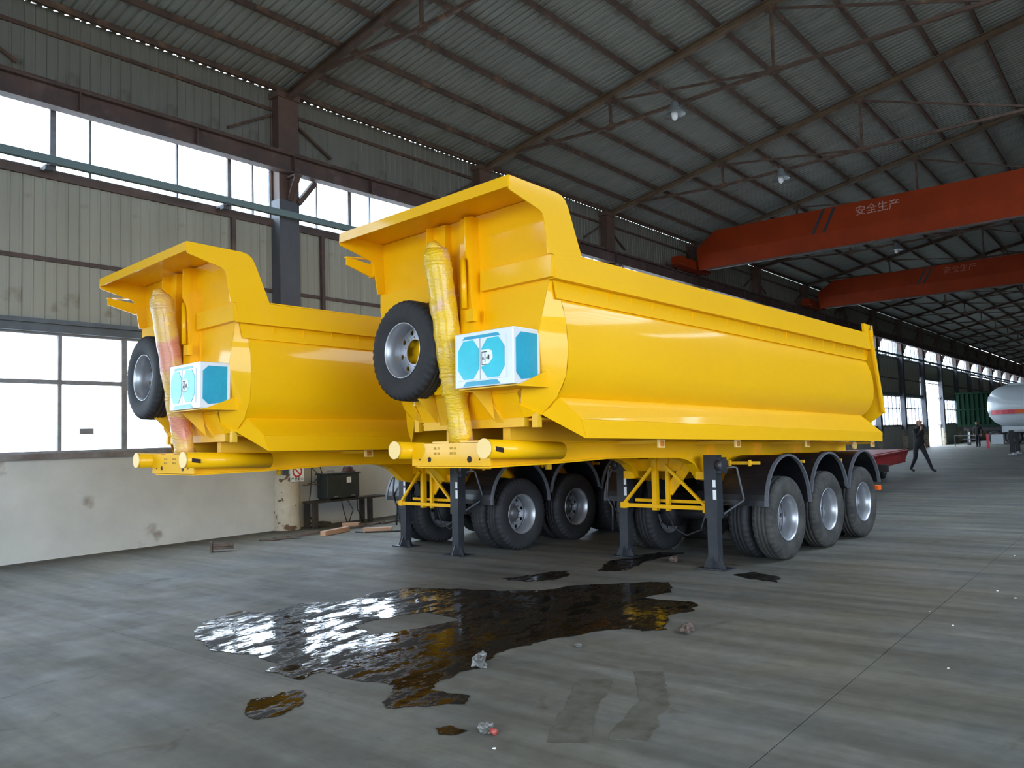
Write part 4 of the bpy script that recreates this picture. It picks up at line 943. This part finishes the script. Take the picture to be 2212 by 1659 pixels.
# ------------------------------------------------------------------ dark green high-sided trailer by the wall
gr = empty('green_cargo_trailer', (-9.95, 70.0, 0), -.05, label='dark green ribbed cargo trailer standing by the wall beyond the open door', cat='trailer')
MB().box(-2.2, 2.2, -1.2, 6, 1.45, 3.95).obj('cargo_body', M['green_body'], gr)
for i in range(14): MB().box(-2.1 + i * .32, -1.98 + i * .32, -1.27, -1.2, 1.5, 3.9).obj('side_rib', M['green_body'], gr)
MB().box(-2.25, 2.25, -1.30, -1.2, 3.87, 4.0).box(-2.25, 2.25, -1.30, -1.2, 1.42, 1.55).box(-2.25, 2.25, -1.30, -1.2, 2.65, 2.75).obj('side_rail', M['green_body'], gr)
MB().box(-1.9, 1.9, -.8, 5.6, 1.1, 1.45).obj('chassis', M['dark_steel'], gr)
for xx in (.2, 1.4):
    for yy in (-.7, 4.5): w = wheel(gr, (xx, yy, .54), 1, TY, .2, True); w.rotation_euler = (0, 0, -PI / 2)
MB().box(-1.7, -1.5, -.9, -.7, 0, 1.2).obj('landing_leg', M['dark_steel'], gr)
ra = empty('steel_trestle', (-11.0, 66.0, 0), 0, label='pale steel trestle on the floor under the green trailer, right of the open door', cat='trestle')
MB().bar((-1.0, 0, .78), (.6, 0, .78), .06, .06).obj('top_bar', M['frame'], ra)
for x in (-.95, .55): MB().bar((x, 0, 0), (x, 0, .78), .05, .05).obj('leg', M['frame'], ra)
MB().bar((0, .0, .28), (0, 0, 1.02), .10, .03).obj('upright_board', M['white'], ra); MB().bar((-.4, 0, .52), (.6, 0, .5), .05, .05).obj('rung', M['frame'], ra)

# ------------------------------------------------------------------ people
def person(loc, rz, scale, J, label):
    """J: joint name -> (x forward, y left, z up, radius); edges below; one skinned surface"""
    E_ = [('pelvis', 'belly'), ('belly', 'chest'), ('chest', 'neckb'), ('neckb', 'neck'), ('neck', 'head0'), ('head0', 'head1'), ('head1', 'head2')]
    for s in 'LR':
        E_ += [('pelvis', 'hip' + s), ('hip' + s, 'knee' + s), ('knee' + s, 'ankle' + s), ('ankle' + s, 'toe' + s), ('chest', 'sh' + s), ('sh' + s, 'el' + s), ('el' + s, 'wr' + s), ('wr' + s, 'palm' + s)]
        for q in range(4): E_ += [('palm' + s, 'f%d%s' % (q, s)), ('f%d%s' % (q, s), 'g%d%s' % (q, s))]
        E_ += [('wr' + s, 'th' + s)]
        w, p = Vector(J['wr' + s][:3]), Vector(J['palm' + s][:3]); d = (p - w).normalized(); side = d.cross(Vector((0, 1, 0))); side = side.normalized() if side.length > .1 else Vector((1, 0, 0))
        for q in range(4):
            b_ = p + side * (q - 1.5) * .02 + d * (.045 + .006 * (1.5 - abs(q - 1.5))); J['f%d%s' % (q, s)] = (*b_, .0085); J['g%d%s' % (q, s)] = (*(b_ + d * .03 + Vector((0, -.01 if s == 'L' else .01, 0))), .0075)
        J['th' + s] = (*(w + side * .045 + d * .055), .0095)
    names = list(J); idx = {n_: i for i, n_ in enumerate(names)}
    me = D.meshes.new('person'); me.from_pydata([J[n_][:3] for n_ in names], [(idx[a], idx[b_]) for a, b_ in E_], []); me.update()
    o = D.objects.new('person', me); COL.objects.link(o)
    sk = o.modifiers.new('skin', 'SKIN'); sv = me.skin_vertices[0].data
    for n_, i in idx.items(): r = J[n_][3]; sv[i].radius = (r, r) if not n_ in ('belly', 'chest', 'pelvis') else (r * .80, r * 1.15); sv[i].use_root = (n_ == 'pelvis')
    sub = o.modifiers.new('sub', 'SUBSURF'); sub.levels = 2; sub.render_levels = 2
    dg = bpy.context.evaluated_depsgraph_get(); m2 = D.meshes.new_from_object(o.evaluated_get(dg)); D.objects.remove(o); m2.name = 'person'
    m2.materials.clear()
    for mk in ('coat', 'jeans', 'skin', 'shoe', 'hair'): m2.materials.append(M[mk])
    hz = J['head0'][2]; hx = J['head0'][0]
    for p_ in m2.polygons:
        c = p_.center; p_.use_smooth = True
        if c.z < .09: mi = 3
        elif c.z < .80: mi = 1
        elif c.z > hz - .05: mi = 2 if (c.x > hx + .02 and c.z < hz + .15) else 4
        else: mi = 0
        for s in 'LR':
            if (c - Vector(J['wr' + s][:3])).length < .16 and (c - Vector(J['palm' + s][:3])).length < .12: mi = 2
        p_.material_index = mi
    o = D.objects.new('person', m2); COL.objects.link(o); o.location = loc; o.rotation_euler = (0, 0, rz); o.scale = (scale,) * 3
    # face details
    hc = Vector(J['head1'][:3]); f = MB()
    f.lathe([(0, 0), (0, .02), (.03, .008), (.035, 0)], 8, 'X', off=(hc.x + .085, hc.y, hc.z - .02)); f.obj('nose', M['skin'], o)
    for s in (-1, 1): MB().lathe([(0, 0), (.002, .012), (.008, .0)], 8, 'X', off=(hc.x + .085, hc.y + s * .032, hc.z + .015)).obj('eye', M['hair'], o); MB().lathe([(-.01, 0), (-.01, .025), (.01, .03), (.01, 0)], 8, 'Y', off=(hc.x + .0, hc.y + s * .085, hc.z)).obj('ear', M['skin'], o)
    MB().box(hc.x + .08, hc.x + .092, hc.y - .025, hc.y + .025, hc.z - .065, hc.z - .055).obj('mouth', M['pink_band'], o)
    # collar and jacket hem
    n_ = J['neckb']; MB().lathe([(-.03, .10), (.02, .085), (.06, .078), (.06, .068)], 20, 'Z', off=(n_[0], n_[1], n_[2] + .03)).obj('collar', M['coat'], o)
    return tag(o, label, 'person')
JW = dict(pelvis=(0, 0, .95, .13), belly=(.01, 0, 1.10, .135), chest=(.02, 0, 1.32, .145), neckb=(.03, 0, 1.47, .075), neck=(.05, 0, 1.53, .058), head0=(.07, 0, 1.60, .075), head1=(.08, 0, 1.67, .09), head2=(.07, 0, 1.745, .07),
          hipL=(.02, .09, .90, .095), kneeL=(.24, .09, .50, .068), ankleL=(.44, .09, .10, .045), toeL=(.60, .09, .055, .038),
          hipR=(-.02, -.09, .90, .095), kneeR=(-.08, -.09, .48, .068), ankleR=(-.32, -.09, .11, .045), toeR=(-.16, -.09, .045, .038),
          shL=(.02, .19, 1.41, .068), elL=(-.10, .24, 1.14, .052), wrL=(.0, .23, .90, .034), palmL=(.03, .225, .82, .03),
          shR=(.03, -.19, 1.41, .068), elR=(.20, -.24, 1.20, .052), wrR=(.26, -.10, 1.42, .034), palmR=(.22, -.06, 1.49, .03))
person((-6.80, 31.15, 0), -.62, 1.06, dict(JW), 'person in a dark jacket walking, hand raised to the face, beside the red flatbed')
JS = dict(JW); JS.update(kneeL=(.05, .09, .50, .068), ankleL=(.0, .09, .10, .045), toeL=(.15, .09, .045, .038), kneeR=(.04, -.09, .50, .068), ankleR=(.02, -.09, .10, .045), toeR=(.17, -.09, .045, .038),
          elR=(.02, -.25, 1.14, .052), wrR=(.08, -.24, .90, .034), palmR=(.10, -.235, .82, .03))
person((-9.85, 62.2, 0), -1.9, 1.0, JS, 'distant person in dark clothes standing in front of the green trailer')
